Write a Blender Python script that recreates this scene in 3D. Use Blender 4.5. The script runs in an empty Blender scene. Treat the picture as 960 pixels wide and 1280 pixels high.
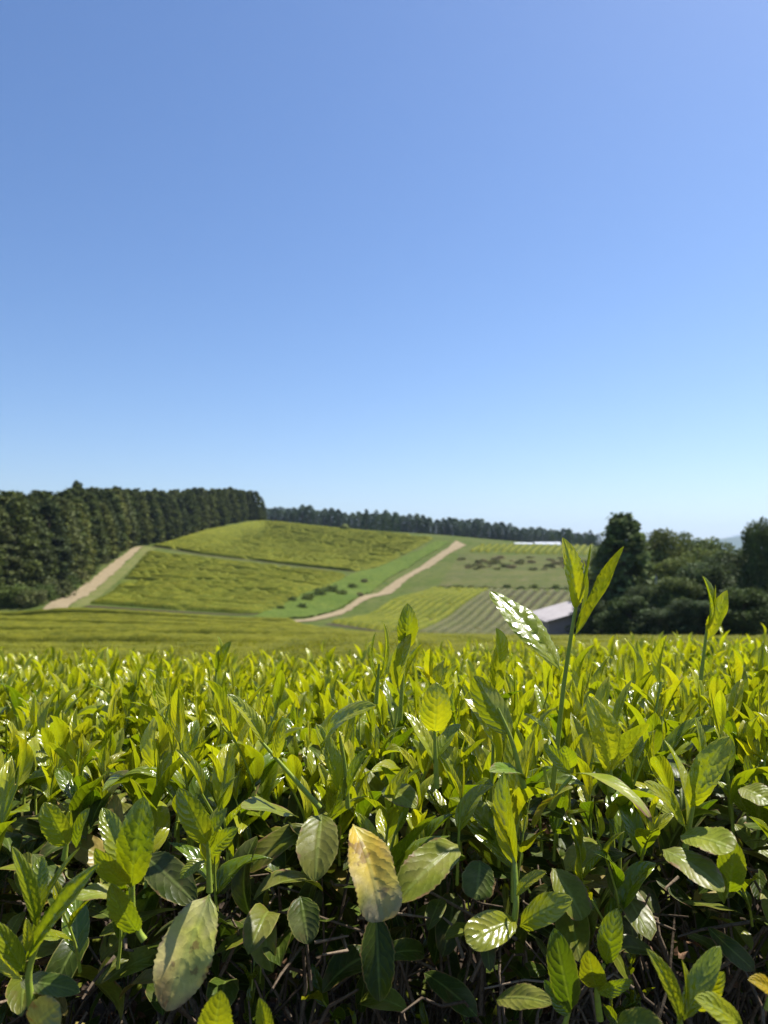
import bpy, math, random
import numpy as np
from mathutils import Vector
R = np.random.RandomState
rng = R(7)
random.seed(7)
scene = bpy.context.scene
COL = scene.collection
PI = math.pi

# ------------------------------------------------------------------ camera model
FPX, PITCH, EYE = 931.0, math.radians(3.07), 1.15
def pray(px, py):
    cx, cy = (px-480)/FPX, (640-py)/FPX
    return np.array([cx, math.cos(PITCH)-cy*math.sin(PITCH), math.sin(PITCH)+cy*math.cos(PITCH)])
def P(px, py, d):
    """world point seen at photo pixel (px, py) at forward distance d"""
    v = pray(px, py)
    return np.array([0, 0, EYE]) + v*(d/v[1])
def vproj(p):
    p = np.atleast_2d(p) - np.array([0, 0, EYE])
    f = p[:, 1]*math.cos(PITCH)+p[:, 2]*math.sin(PITCH)
    u = -p[:, 1]*math.sin(PITCH)+p[:, 2]*math.cos(PITCH)
    return 480+FPX*p[:, 0]/f, 640-FPX*u/f, f

# ------------------------------------------------------------------ terrain
ctl = []
def cp(px, py, d, off=0.0):
    q = P(px, py, d); ctl.append((q[0], q[1], q[2]-off))
def cw(x, y, z): ctl.append((x, y, z))
def canopy0(x, y): return EYE-0.14-0.10*y+0.042*np.maximum(0, x)
for y in (-3, 0.5, 2.4):
    for x in (-4, 0, 4): cw(x, y, float(canopy0(x, y))-0.85)
for x, s in ((-5, .19), (0, .18), (5, .155)): cw(x, 4.2, EYE-s*4.2-.74); cw(x*2, 9, EYE-s*9-.74)
for x in (-40, -15, 15, 40): cw(x, -15, 1.4)
T = .7
for px, a, b in ((-200, 829, 808), (0, 828, 808), (240, 827, 806), (480, 823, 805), (720, 815, 803), (960, 812, 801), (1200, 812, 801)):
    cp(px, a, 16, T); cp(px, b, 28, T)
for px, py, d in ((-200, 790, 50), (0, 790, 50), (200, 790, 50), (400, 791, 50), (0, 773, 75), (-150, 773, 75), (200, 777, 75),
                  (20, 767, 98), (200, 767, 98), (330, 774, 97), (560, 795, 45), (760, 796.5, 40), (960, 796, 38), (1200, 796, 38)):
    cp(px, py, d, T)
for px, py, d in ((60, 760, 102), (395, 779, 98), (455, 790, 92), (560, 797, 88), (650, 799, 84), (720, 803, 76), (800, 806, 68), (960, 808, 62), (1100, 808, 60),
                  (430, 764, 122), (480, 741, 152), (530, 708, 195), (575, 681, 240),
                  (0, 752, 110), (60, 745, 121), (110, 714, 152), (170, 686, 190), (250, 665, 250), (330, 651, 312), (440, 661, 292), (540, 669, 262),
                  (440, 718, 170), (300, 703, 181), (250, 735, 136), (340, 740, 136), (340, 680, 235), (420, 745, 134), (470, 712, 185),
                  (560, 745, 140), (650, 745, 138), (760, 745, 138), (600, 716, 176), (700, 718, 172), (600, 700, 200), (700, 700, 198),
                  (640, 688, 222), (740, 688, 222), (660, 681, 242), (760, 684, 242), (860, 730, 150), (960, 740, 140), (1100, 740, 140), (900, 692, 240)):
    cp(px, py, d, 0)
cw(-75, 110, -5.5); cw(-110, 110, -5); cw(-80, 190, 2.5); cw(-120, 190, 3); cw(-75, 250, 8); cw(-120, 250, 9); cw(-75, 312, 13.5); cw(-120, 330, 13)
cw(-50, 380, 10); cw(0, 370, 6); cw(50, 340, 1)
for px, py in ((335, 656), (400, 657), (480, 663), (560, 669), (620, 674), (700, 683), (750, 688)): cp(px, py, 450)
for px in (340, 480, 620, 760): cw((px-480)/FPX*540, 540, -4)
cw(160, 300, -4); cw(200, 450, -8); cw(-160, 450, 4)
ctl = np.array(ctl)
S = 100.0
def _k(a, b):
    r2 = ((a[:, None, :]-b[None, :, :])**2).sum(-1)/S/S
    return np.where(r2 > 0, .5*r2*np.log(np.maximum(r2, 1e-12)), 0)
n = len(ctl)
A = np.zeros((n+3, n+3)); A[:n, :n] = _k(ctl[:, :2], ctl[:, :2]) + np.eye(n)*1e-5
Pm = np.hstack([np.ones((n, 1)), ctl[:, :2]/S]); A[:n, n:] = Pm; A[n:, :n] = Pm.T
TPS_W = np.linalg.solve(A, np.concatenate([ctl[:, 2], np.zeros(3)])); NCT = n
def H(x, y):
    x = np.asarray(x, float); y = np.asarray(y, float); sh = x.shape
    q = np.stack([x.ravel(), y.ravel()], 1)
    out = np.empty(len(q))
    for i in range(0, len(q), 20000):
        s = q[i:i+20000]
        qc = np.clip(s, [-260, -40], [320, 620])
        out[i:i+20000] = _k(qc, ctl[:, :2])@TPS_W[:NCT] + np.hstack([np.ones((len(s), 1)), qc/S])@TPS_W[NCT:]
    r = np.maximum(np.abs(q[:, 0]-10)/260, np.abs(q[:, 1]-200)/360)
    t = np.clip((r-.75)/.6, 0, 1); t = t*t*(3-2*t)
    return (out*(1-t) + (-8)*t).reshape(sh)
def G(px, py, dmin=5.0, dmax=560, dhint=None):
    """first hit of the pixel ray with the terrain (dhint: nearest hit to that distance)"""
    v = pray(px, py); v = v/v[1]
    d = np.linspace(dmin, dmax, 1600)
    p = np.array([0, 0, EYE])[None]+v[None]*d[:, None]
    s = p[:, 2]-H(p[:, 0], p[:, 1])
    c = np.where((s[:-1] > 0) & (s[1:] <= 0))[0]
    if len(c) == 0:
        i = int(np.argmin(np.abs(s))) if dhint is None else int(np.argmin(np.abs(d-dhint)))
        return np.array([p[i, 0], p[i, 1]])
    i = c[0] if dhint is None else c[np.argmin(np.abs(d[c]-dhint))]
    t = s[i]/(s[i]-s[i+1])
    q = p[i]*(1-t)+p[i+1]*t
    return q[:2]

# ------------------------------------------------------------------ mesh helpers
def mesh_np(name, V, F, mat, parent=None, uv=None, col=None, smooth=True):
    V = np.asarray(V, np.float32); F = np.asarray(F, np.int32)
    me = bpy.data.meshes.new(name)
    k = F.shape[1]
    me.vertices.add(len(V)); me.vertices.foreach_set('co', V.ravel())
    me.loops.add(F.size); me.loops.foreach_set('vertex_index', F.ravel())
    me.polygons.add(len(F)); me.polygons.foreach_set('loop_start', np.arange(0, F.size, k, dtype=np.int32))
    me.polygons.foreach_set('use_smooth', np.full(len(F), smooth))
    if uv is not None:
        l = me.uv_layers.new(name='UVMap'); l.data.foreach_set('uv', np.asarray(uv, np.float32)[F.ravel()].ravel())
    if col is not None:
        c = me.color_attributes.new('Col', 'FLOAT_COLOR', 'POINT')
        c4 = np.ones((len(V), 4), np.float32); c4[:, :3] = col
        c.data.foreach_set('color', c4.ravel())
    me.update(calc_edges=True); me.validate()
    if mat: me.materials.append(mat)
    o = bpy.data.objects.new(name, me); COL.objects.link(o)
    if parent: o.parent = parent
    return o
def tag(o, label=None, cat=None, group=None, kind=None):
    if label: o['label'] = label
    if cat: o['category'] = cat
    if group: o['group'] = group
    if kind: o['kind'] = kind
    return o
def empty(name, loc, label, cat, group=None, rz=0, sc=1):
    o = bpy.data.objects.new(name, None); COL.objects.link(o)
    o.location = loc; o.rotation_euler = (0, 0, rz); o.scale = (sc, sc, sc); o.empty_display_size = .1
    return tag(o, label, cat, group)
class Acc:
    def __init__(s): s.V = []; s.F = []; s.U = []; s.C = []; s.n = 0
    def add(s, V, F, U=None, C=None):
        V = np.asarray(V, float)
        s.V.append(V); s.F.append(np.asarray(F)+s.n); s.n += len(V)
        s.U.append(np.zeros((len(V), 2)) if U is None else U)
        s.C.append(np.full((len(V), 3), .5) if C is None else np.broadcast_to(C, (len(V), 3)))
    def build(s, name, mat, parent=None, smooth=True):
        return mesh_np(name, np.concatenate(s.V), np.concatenate(s.F), mat, parent, np.concatenate(s.U), np.concatenate(s.C), smooth)
def grid_faces(a, b, wrap=False):
    i = np.arange(a-1)[:, None]; j = np.arange(b if wrap else b-1)[None, :]; j2 = (j+1) % b
    return np.stack([i*b+j, i*b+j2, (i+1)*b+j2, (i+1)*b+j], -1).reshape(-1, 4)
def tube(pts, rad, k=6):
    pts = np.asarray(pts, float); m = len(pts); rad = np.broadcast_to(rad, (m,))
    t = np.gradient(pts, axis=0); t /= np.linalg.norm(t, axis=1)[:, None]+1e-9
    ref = np.array([0.3, 1, 0.1]) if abs(t[0, 1]) < .8 else np.array([1, 0, .1])
    a = np.cross(t, ref); a /= np.linalg.norm(a, axis=1)[:, None]; b = np.cross(t, a)
    th = np.linspace(0, 2*PI, k, endpoint=False)
    V = pts[:, None]+rad[:, None, None]*(np.cos(th)[None, :, None]*a[:, None]+np.sin(th)[None, :, None]*b[:, None])
    U = np.stack(np.broadcast_arrays(th[None]/2/PI, np.linspace(0, 1, m)[:, None]), -1)
    return V.reshape(-1, 3), grid_faces(m, k, True), U.reshape(-1, 2)
def box(x0, x1, y0, y1, z0, z1):
    V = np.array([[x, y, z] for z in (z0, z1) for y in (y0, y1) for x in (x0, x1)], float)
    F = [[0, 2, 3, 1], [4, 5, 7, 6], [0, 1, 5, 4], [2, 6, 7, 3], [0, 4, 6, 2], [1, 3, 7, 5]]
    return V, F

# ------------------------------------------------------------------ materials
def newmat(name):
    m = bpy.data.materials.new(name); m.use_nodes = True
    nt = m.node_tree; nt.nodes.clear()
    return m, nt, nt.nodes.new('ShaderNodeOutputMaterial')
def N(nt, t, **k):
    n = nt.nodes.new(t)
    for a, b in k.items():
        if a[0] == '_': setattr(n, a[1:], b)
        else: n.inputs[a].default_value = b
    return n
def math_(nt, op, a, b=None, c=None):
    n = nt.nodes.new('ShaderNodeMath'); n.operation = op
    for i, v in enumerate((a, b, c)):
        if v is None: continue
        if isinstance(v, (int, float)): n.inputs[i].default_value = v
        else: nt.links.new(v, n.inputs[i])
    return n.outputs[0]
def mixc(nt, f, a, b, mode='MIX'):
    n = nt.nodes.new('ShaderNodeMix'); n.data_type = 'RGBA'; n.blend_type = mode
    for s, v in ((n.inputs['Factor'], f), (n.inputs[6], a), (n.inputs[7], b)):
        if isinstance(v, (int, float)): s.default_value = v
        elif isinstance(v, tuple): s.default_value = (*v, 1)
        else: nt.links.new(v, s)
    return n.outputs[2]
def noise(nt, scale, detail=3, rough=.55, vec=None):
    n = N(nt, 'ShaderNodeTexNoise'); n.inputs['Scale'].default_value = scale
    n.inputs['Detail'].default_value = detail; n.inputs['Roughness'].default_value = rough
    if vec is not None: nt.links.new(vec, n.inputs['Vector'])
    return n.outputs['Fac']
def ramp(nt, f, lo, hi, a=0., b=1.):
    n = N(nt, 'ShaderNodeMapRange'); n.clamp = True
    nt.links.new(f, n.inputs[0]); n.inputs[1].default_value = lo; n.inputs[2].default_value = hi
    n.inputs[3].default_value = a; n.inputs[4].default_value = b
    return n.outputs[0]

def leaf_material(name, transl=.35, rough=.3, tcol=(1.25, 1.3, .25), spots=0., spec=.5, quilt=1.0, coat=0.):
    m, nt, out = newmat(name); L = nt.links.new
    at = N(nt, 'ShaderNodeAttribute', _attribute_name='Col')
    uv = N(nt, 'ShaderNodeUVMap'); sp = N(nt, 'ShaderNodeSeparateXYZ'); L(uv.outputs[0], sp.inputs[0])
    geo = N(nt, 'ShaderNodeNewGeometry')
    a = math_(nt, 'MULTIPLY', math_(nt, 'ABSOLUTE', math_(nt, 'SUBTRACT', sp.outputs[0], .5)), 2.0)
    geo0 = N(nt, 'ShaderNodeNewGeometry'); wob = noise(nt, 120, 2, .5, geo0.outputs['Position'])
    q = math_(nt, 'SUBTRACT', math_(nt, 'MULTIPLY', sp.outputs[1], 7.5), math_(nt, 'MULTIPLY', math_(nt, 'POWER', a, 1.4), 2.2))
    q = math_(nt, 'ADD', q, math_(nt, 'MULTIPLY', wob, 1.3))
    s = math_(nt, 'ABSOLUTE', math_(nt, 'SINE', math_(nt, 'MULTIPLY', q, PI)))      # 0 on a lateral vein
    mid = ramp(nt, a, .03, .13, 1, 0)
    vein = math_(nt, 'MAXIMUM', mid, math_(nt, 'MULTIPLY', ramp(nt, s, .0, .25, 1, 0), .35))
    pos = geo.outputs['Position']
    nz = noise(nt, 90, 3, .6, pos); nb = noise(nt, 900, 2, .5, pos); big = noise(nt, 35, 2, .5, pos)
    c = mixc(nt, ramp(nt, nz, .3, .7, .0, .35), at.outputs['Color'], (.5, .5, .5), 'MULTIPLY')
    c = mixc(nt, ramp(nt, big, .42, .68, 0, .45), c, mixc(nt, 1.0, c, (1.5, 1.15, .7), 'MULTIPLY'))
    c = mixc(nt, math_(nt, 'MULTIPLY', vein, .28), c, (.32, .40, .09))
    c = mixc(nt, ramp(nt, a, .9, 1., 0, .35), c, (.45, .42, .10))
    if spots:
        c = mixc(nt, ramp(nt, math_(nt, 'ADD', a, math_(nt, 'MULTIPLY', nz, .9)), 1.38, 1.5, 0, .85), c, (.20, .11, .05))
        c = mixc(nt, ramp(nt, noise(nt, 260, 3, .6, pos), .35, .7, 0, .35), c, (.35, .35, .35), 'MULTIPLY')
        c = mixc(nt, ramp(nt, nz, .60, .66, 0, spots), c, (.16, .07, .025))
        c = mixc(nt, math_(nt, 'MULTIPLY', ramp(nt, big, .5, .62, 0, .7), spots), c, (.40, .36, .22))
        fl = noise(nt, 1500, 1, .5, pos)
        c = mixc(nt, ramp(nt, fl, .72, .76, 0, .8*spots), c, (.08, .04, .015))
    hgt = math_(nt, 'ADD', math_(nt, 'MULTIPLY', math_(nt, 'POWER', s, .8), .8*quilt), math_(nt, 'MULTIPLY', nb, .12))
    hgt = math_(nt, 'SUBTRACT', hgt, math_(nt, 'MULTIPLY', mid, .6))
    bp = N(nt, 'ShaderNodeBump', Strength=.5, Distance=.0008); L(hgt, bp.inputs['Height'])
    pr = N(nt, 'ShaderNodeBsdfPrincipled', Roughness=rough); L(c, pr.inputs['Base Color']); L(bp.outputs[0], pr.inputs['Normal'])
    L(ramp(nt, nz, .3, .75, rough-.07, rough+.14), pr.inputs['Roughness'])
    pr.inputs['Specular IOR Level'].default_value = spec
    pr.inputs['Coat Weight'].default_value = coat; pr.inputs['Coat Roughness'].default_value = .18
    tr = N(nt, 'ShaderNodeBsdfTranslucent'); L(mixc(nt, 1.0, c, tcol, 'MULTIPLY'), tr.inputs[0]); L(bp.outputs[0], tr.inputs['Normal'])
    mx = N(nt, 'ShaderNodeMixShader'); mx.inputs[0].default_value = transl
    L(pr.outputs[0], mx.inputs[1]); L(tr.outputs[0], mx.inputs[2]); L(mx.outputs[0], out.inputs[0])
    return m
def plain_material(name, cols, scale, rough=.85, bump=.3, bscale=None, dist=.05, attr=False, transl=0., spec=.05, detail=5, aniso=None):
    """noise-mixed surface; cols = 3 colours; attr multiplies by the Col attribute x2"""
    m, nt, out = newmat(name); L = nt.links.new
    geo = N(nt, 'ShaderNodeNewGeometry'); pos = geo.outputs['Position']
    if aniso:
        mp = N(nt, 'ShaderNodeMapping'); mp.inputs['Scale'].default_value = aniso; L(pos, mp.inputs[0]); pos = mp.outputs[0]
    f1 = noise(nt, scale, detail, .6, pos); f2 = noise(nt, scale*6.3, 4, .6, pos)
    c = mixc(nt, ramp(nt, f1, .35, .65), cols[0], cols[1])
    c = mixc(nt, ramp(nt, f2, .5, .72), c, cols[2])
    if attr:
        at = N(nt, 'ShaderNodeAttribute', _attribute_name='Col')
        c = mixc(nt, 1.0, c, mixc(nt, 1.0, at.outputs['Color'], (2, 2, 2), 'MULTIPLY'), 'MULTIPLY')
    bp = N(nt, 'ShaderNodeBump', Strength=bump, Distance=dist); L(noise(nt, bscale or scale*8, 4, .6, pos), bp.inputs['Height'])
    pr = N(nt, 'ShaderNodeBsdfPrincipled', Roughness=rough); L(c, pr.inputs['Base Color']); L(bp.outputs[0], pr.inputs['Normal'])
    pr.inputs['Specular IOR Level'].default_value = spec
    if transl:
        tr = N(nt, 'ShaderNodeBsdfTranslucent'); L(c, tr.inputs[0])
        mx = N(nt, 'ShaderNodeMixShader'); mx.inputs[0].default_value = transl
        L(pr.outputs[0], mx.inputs[1]); L(tr.outputs[0], mx.inputs[2]); L(mx.outputs[0], out.inputs[0])
    else: L(pr.outputs[0], out.inputs[0])
    return m
def foliage_material(name, transl=.25, rough=.6):
    m, nt, out = newmat(name); L = nt.links.new
    at = N(nt, 'ShaderNodeAttribute', _attribute_name='Col')
    oi = N(nt, 'ShaderNodeObjectInfo')
    hs = N(nt, 'ShaderNodeHueSaturation')
    L(at.outputs['Color'], hs.inputs['Color']); L(ramp(nt, oi.outputs['Random'], 0, 1, .7, 1.35), hs.inputs['Value'])
    L(ramp(nt, oi.outputs['Random'], 0, 1, .52, .485), hs.inputs['Hue'])
    pr = N(nt, 'ShaderNodeBsdfPrincipled', Roughness=rough); L(hs.outputs[0], pr.inputs['Base Color']); pr.inputs['Specular IOR Level'].default_value = .08
    tr = N(nt, 'ShaderNodeBsdfTranslucent'); L(hs.outputs[0], tr.inputs[0])
    mx = N(nt, 'ShaderNodeMixShader'); mx.inputs[0].default_value = transl
    L(pr.outputs[0], mx.inputs[1]); L(tr.outputs[0], mx.inputs[2]); L(mx.outputs[0], out.inputs[0])
    return m
M = dict(
    young=leaf_material('young_leaf', .40, .22, spec=.8),
    mature=leaf_material('mature_leaf', .14, .36, (1.1, 1.3, .4), spots=.14, spec=.18, quilt=.55),
    inner=leaf_material('inner_leaf', .10, .5, (1.1, 1.3, .4), spec=.15, quilt=.2),
    old=leaf_material('old_leaf', .22, .40, (1.15, 1.0, .35), spots=.6, spec=.4, quilt=.55),
    stem=plain_material('green_stem', ((.24, .32, .03), (.30, .36, .045), (.22, .22, .05)), 60, .45, .2, dist=.001, spec=.4),
    twig=plain_material('twig_bark', ((.13, .095, .065), (.20, .155, .11), (.07, .05, .035)), 55, .85, .6, 300, .002, attr=True),
    dead=plain_material('dead_leaf', ((.16, .09, .05), (.26, .16, .10), (.07, .04, .025)), 70, .7, .3, 300, .002, transl=.15),
    soil=plain_material('soil', ((.045, .032, .022), (.07, .05, .035), (.03, .022, .015)), 6, .95, .6, 30, .03),
    grass=plain_material('meadow', ((.070, .098, .018), (.105, .115, .032), (.045, .070, .015)), .12, .9, .8, 2.5, .3),
    verge=plain_material('verge_grass', ((.12, .135, .035), (.16, .155, .055), (.075, .10, .025)), .25, .9, .8, 2.5, .3),
    bank=plain_material('bank_grass', ((.075, .115, .018), (.105, .140, .024), (.045, .072, .014)), .22, .9, .9, 1.5, .4),
    dry=plain_material('dry_grass', ((.100, .108, .030), (.060, .082, .020), (.17, .135, .075)), .30, .9, .8, 2, .3, aniso=(.25, 1, 1)),
    tilled_shade=plain_material('tilled_shade_soil', ((.055, .05, .028), (.075, .062, .04), (.05, .055, .02)), .3, .95, .6, 3, .2),  # bare soil toned dark: shade between the hedge rows is in the colour
    track=plain_material('dirt_track', ((.24, .185, .11), (.30, .235, .145), (.14, .13, .055)), .9, .95, .4, 6, .06),
    tea=plain_material('clipped_tea', ((.165, .165, .012), (.105, .115, .010), (.21, .20, .016)), .6, .7, 1.0, 9, .12, attr=True, transl=.12, spec=.06),
    teafar=plain_material('far_tea', ((.155, .16, .012), (.100, .118, .010), (.20, .185, .016)), .30, .75, 1.0, 3, .25, attr=True, spec=.06),
    foliage=foliage_material('tree_foliage'),
    bark=plain_material('bark', ((.10, .075, .055), (.15, .12, .09), (.06, .045, .035)), 3, .95, .6, 20, .03),
    paint=plain_material('pale_sheet', ((.40, .36, .34), (.46, .42, .395), (.32, .285, .27)), .6, .45, .1, 4, .02),
    teadark=plain_material('row_tea', ((.105, .105, .030), (.130, .118, .048), (.085, .100, .020)), .3, .6, 1.0, 3, .25, attr=True, spec=.05),
    shedwall=plain_material('shed_wall', ((.36, .27, .27), (.42, .33, .32), (.28, .21, .21)), .8, .7, .2, 6, .02),
    film=plain_material('greenhouse_film', ((.55, .57, .60), (.60, .62, .64), (.48, .50, .53)), .4, .3, .1, 4, .02),
    dark=plain_material('dark_metal', ((.05, .05, .05), (.08, .08, .08), (.03, .03, .03)), 5, .6, .1),
    post=plain_material('pale_post', ((.30, .30, .30), (.36, .36, .35), (.24, .24, .24)), 5, .6, .1),
    hillfar=plain_material('far_hills', ((.05, .08, .04), (.08, .10, .05), (.04, .06, .03)), .004, .95, .1, .02, 5),
)

# ------------------------------------------------------------------ ground sheet
def growing(a, b, step, g=1.06, mx=900):
    o = [a]; s = step
    while o[-1] < b: o.append(o[-1]+s); s = min(s*g, mx)
    return o
ys = np.array(sorted([-x-25 for x in growing(0, 3000, 6, 1.2)][1:] + growing(-25, 120, .8, 1.0) + growing(122, 560, 2.5, 1.0)[0:] + growing(566, 16000, 8, 1.14)))
xr = growing(0, 60, 1.0, 1.0) + growing(62, 330, 3, 1.0) + growing(340, 12000, 10, 1.16)
xs = np.array(sorted([-x for x in xr[1:]] + xr))
X, Y = np.meshgrid(xs, ys)
Z = H(X, Y)
tag(mesh_np('ground', np.stack([X, Y, Z], -1).reshape(-1, 3), grid_faces(len(ys), len(xs)), M['grass']), kind='structure')

def curve_world(pix, n, hints=None):
    w = np.array([G(px, py, dhint=(hints[i] if hints else None)) if True else 0 for i, (px, py) in enumerate(pix)])
    t = np.concatenate([[0], np.cumsum(np.linalg.norm(np.diff(w, axis=0), axis=1))]); t /= t[-1]
    u = np.linspace(0, 1, n)
    c = np.stack([np.interp(u, t, w[:, 0]), np.interp(u, t, w[:, 1])], 1)
    for _ in range(max(1, n//12)):
        c[1:-1] = (c[:-2]+2*c[1:-1]+c[2:])/4
    return c
def loft(curves, m):
    """interpolate between world curves (k, n, 2) -> (m, n, 2)"""
    C = np.array(curves); k = len(C); t = np.linspace(0, k-1, m); i = np.minimum(t.astype(int), k-2); f = (t-i)[:, None, None]
    return C[i]*(1-f)+C[i+1]*f
def drape(name, curves, m, off, mat, kind='structure', rough=0.):
    g = loft(curves, m); z = H(g[..., 0], g[..., 1])+off
    if rough: z = z + R(3).uniform(0, rough, z.shape)
    V = np.concatenate([g, z[..., None]], -1)
    o = mesh_np(name, V.reshape(-1, 3), grid_faces(V.shape[0], V.shape[1]), mat)
    # fringe: turn the rim down into the ground so it has an edge
    o['kind'] = kind
    return o
# tracks
lA = curve_world([(46, 766), (88, 741), (128, 711), (150, 696), (165, 685)], 60, [100, 122, 152, 172, 190])
lB = curve_world([(82, 766), (112, 742), (146, 713), (163, 698), (179, 683)], 60, [100, 122, 152, 172, 190])
lA = lA+.15*(lB-lA)
drape('dirt_track', [lA+R(3).normal(0, .15, lA.shape), lB+R(4).normal(0, .15, lB.shape)], 8, .10, M['track'])
vA = curve_world([(84, 765), (114, 741), (148, 712), (166, 697), (181, 683)], 60, [100, 122, 152, 172, 190])
vB = curve_world([(112, 757), (132, 739), (165, 710), (180, 697), (196, 685)], 60, [105, 122, 152, 172, 190])
drape('grass_verge', [vA, vB], 8, .06, M['verge'])
HT = [98, 99, 107, 128, 152, 176, 200, 226, 245]
wig = lambda c, s, a: c+R(s).normal(0, a, c.shape)
cA = curve_world([(332, 776), (378, 776.5), (400, 769.5), (440, 755), (480, 736), (505, 720.5), (530, 705), (560, 685), (570, 676)], 110, HT)
cB = curve_world([(335, 780), (392, 780.5), (406, 776), (442, 762.5), (482, 747), (507, 731), (533, 714.5), (566, 694), (590, 684)], 110, HT)
cB = cA+.66*(cB-cA)
drape('dirt_track', [wig(cA, 1, .12), wig(cB, 2, .12)], 8, .10, M['track'])
# green bank between the hill plots and the central track
bA = curve_world([(315, 772), (350, 757), (400, 735), (440, 718), (490, 702), (520, 690), (545, 677)], 90, [100, 118, 145, 172, 200, 228, 250])
drape('grass_bank', [bA, curve_world([(330, 773.5), (378, 774), (410, 766), (440, 753), (470, 735), (497, 717), (522, 701), (548, 687), (562, 677)], 90, [99, 100, 111, 129, 149, 173, 199, 226, 243])], 14, .05, M['bank'], rough=.25)
# right hand slope: soil of the row plot with the gap shadows painted into its dark tone, terraces above
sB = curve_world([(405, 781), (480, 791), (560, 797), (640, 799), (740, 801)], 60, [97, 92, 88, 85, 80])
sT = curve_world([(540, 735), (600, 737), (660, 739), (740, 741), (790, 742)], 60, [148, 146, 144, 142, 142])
drape('tilled_shade_ground', [sB, sT], 40, .05, M['tilled_shade'])
tB = curve_world([(548, 733), (620, 735), (720, 737), (800, 740)], 50, [150, 150, 148, 146])
tM = curve_world([(560, 716), (620, 717), (720, 719), (820, 722)], 50, [176, 176, 172, 170])
tT = curve_world([(575, 692), (620, 694), (720, 696), (820, 698)], 50, [214, 212, 208, 205])
drape('dry_grass_terrace', [tB, tM, tT], 40, .05, M['dry'], rough=.2)

# ------------------------------------------------------------------ clipped tea rows
def sines(x, y, s, seed):
    r = R(seed); o = 0
    for _ in range(5):
        a = r.uniform(0, 2*PI); f = s*r.uniform(.5, 2); o = o+np.sin((x*math.cos(a)+y*math.sin(a))*f+r.uniform(0, 6))
    return o/5
def row_arrays(c, width, height, seed, prof=7, jit=.05, gap=0., tintv=.12, lowf=.6):
    r = R(seed); n = len(c)
    z = H(c[:, 0], c[:, 1])
    t = np.gradient(c, axis=0); t /= np.linalg.norm(t, axis=1)[:, None]+1e-9
    nrm = np.stack([-t[:, 1], t[:, 0]], 1)
    s = np.linspace(-1, 1, prof)
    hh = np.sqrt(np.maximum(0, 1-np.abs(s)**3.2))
    hs = height*(1+.05*sines(c[:, 0], c[:, 1], lowf, seed+1))
    if gap:
        g = np.convolve(r.normal(0, 1, n+6), np.ones(7)/2.65, 'valid'); hs = hs*np.where(g > gap*2.4, .12, 1)
    e = np.minimum(np.arange(n), np.arange(n)[::-1])/2.0; hs = hs*np.clip(e, 0.02, 1)**.5
    wj = width/2*(1+.08*r.uniform(-1, 1, n))
    X = c[:, None, :]+nrm[:, None, :]*(s[None, :, None]*wj[:, None, None])
    Zz = z[:, None]-.1+(hs[:, None]+.1)*hh[None, :]+r.uniform(-jit, jit, (n, prof))*(hh[None, :] > .2)
    V = np.concatenate([X, Zz[..., None]], -1)
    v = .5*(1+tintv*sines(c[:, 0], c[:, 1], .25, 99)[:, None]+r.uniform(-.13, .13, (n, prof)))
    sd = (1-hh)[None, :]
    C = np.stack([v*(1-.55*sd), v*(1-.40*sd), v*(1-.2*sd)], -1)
    return V.reshape(-1, 3), grid_faces(n, prof), None, C.reshape(-1, 3)
def plot(name, curves, spacing, label, width=1.45, height=.75, seed=1, gap=.42, step=.9):
    g = loft(curves, 60); L = np.linalg.norm(np.diff(g[:, g.shape[1]//2], axis=0), axis=1).sum()
    k = int(L/spacing); g = loft(curves, k+1)
    acc = Acc()
    for i in range(1, k):
        c = g[i]; ln = np.linalg.norm(np.diff(c, axis=0), axis=1).sum(); m = max(8, int(ln/step))
        u = np.linspace(0, 1, m); s = np.linspace(0, 1, len(c))
        c = np.stack([np.interp(u, s, c[:, 0]), np.interp(u, s, c[:, 1])], 1)
        c = c+R(seed*100+i).normal(0, .05, c.shape)
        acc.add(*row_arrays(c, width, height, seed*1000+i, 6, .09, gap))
    o = acc.build(name, M['teafar'], None)
    return tag(o, label, 'tea field', None, 'stuff')
loP = [curve_world([(108, 757), (200, 763), (300, 768), (326, 767)], 120, [103, 103, 100, 101]),
       curve_world([(186, 688), (250, 698), (320, 706), (434, 719)], 120, [186, 184, 182, 170])]
plot('tea_field', loP, 1.95, 'lower yellow-green tea plot on the hill beside the left dirt track, below the dark dividing line', seed=1, gap=.38)
upP = [curve_world([(190, 683), (250, 693), (320, 701), (444, 715)], 120, [191, 189, 187, 176]),
       curve_world([(222, 673), (300, 676), (420, 688), (500, 696)], 120, [222, 225, 222, 212]),
       curve_world([(255, 665), (330, 652), (430, 662), (543, 673)], 120, [250, 308, 290, 258])]
plot('tea_field', upP, 2.0, 'upper yellow-green tea plot covering the hilltop between the wood and the central track', seed=2, gap=.5)
for cc in (loP[0], upP[0]):   # soil strip along the foot of each plot: the dark dividing lines
    d = np.array([[0, -1.3]])
    drape('path', [cc+d*1.0, cc+d*.1], 3, .03, M['soil'])

def ordw(i):
    w = ['first', 'second', 'third', 'fourth', 'fifth', 'sixth', 'seventh', 'eighth', 'ninth', 'tenth', 'eleventh', 'twelfth', 'thirteenth', 'fourteenth', 'fifteenth', 'sixteenth', 'seventeenth', 'eighteenth', 'nineteenth']
    if i < 19: return w[i]
    tens = ['twenty', 'thirty', 'forty', 'fifty', 'sixty', 'seventy', 'eighty', 'ninety']; k = i+1
    t = tens[k//10-2]
    return (t[:-1]+'ieth') if k % 10 == 0 else t+'-'+w[k % 10-1]
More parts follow.
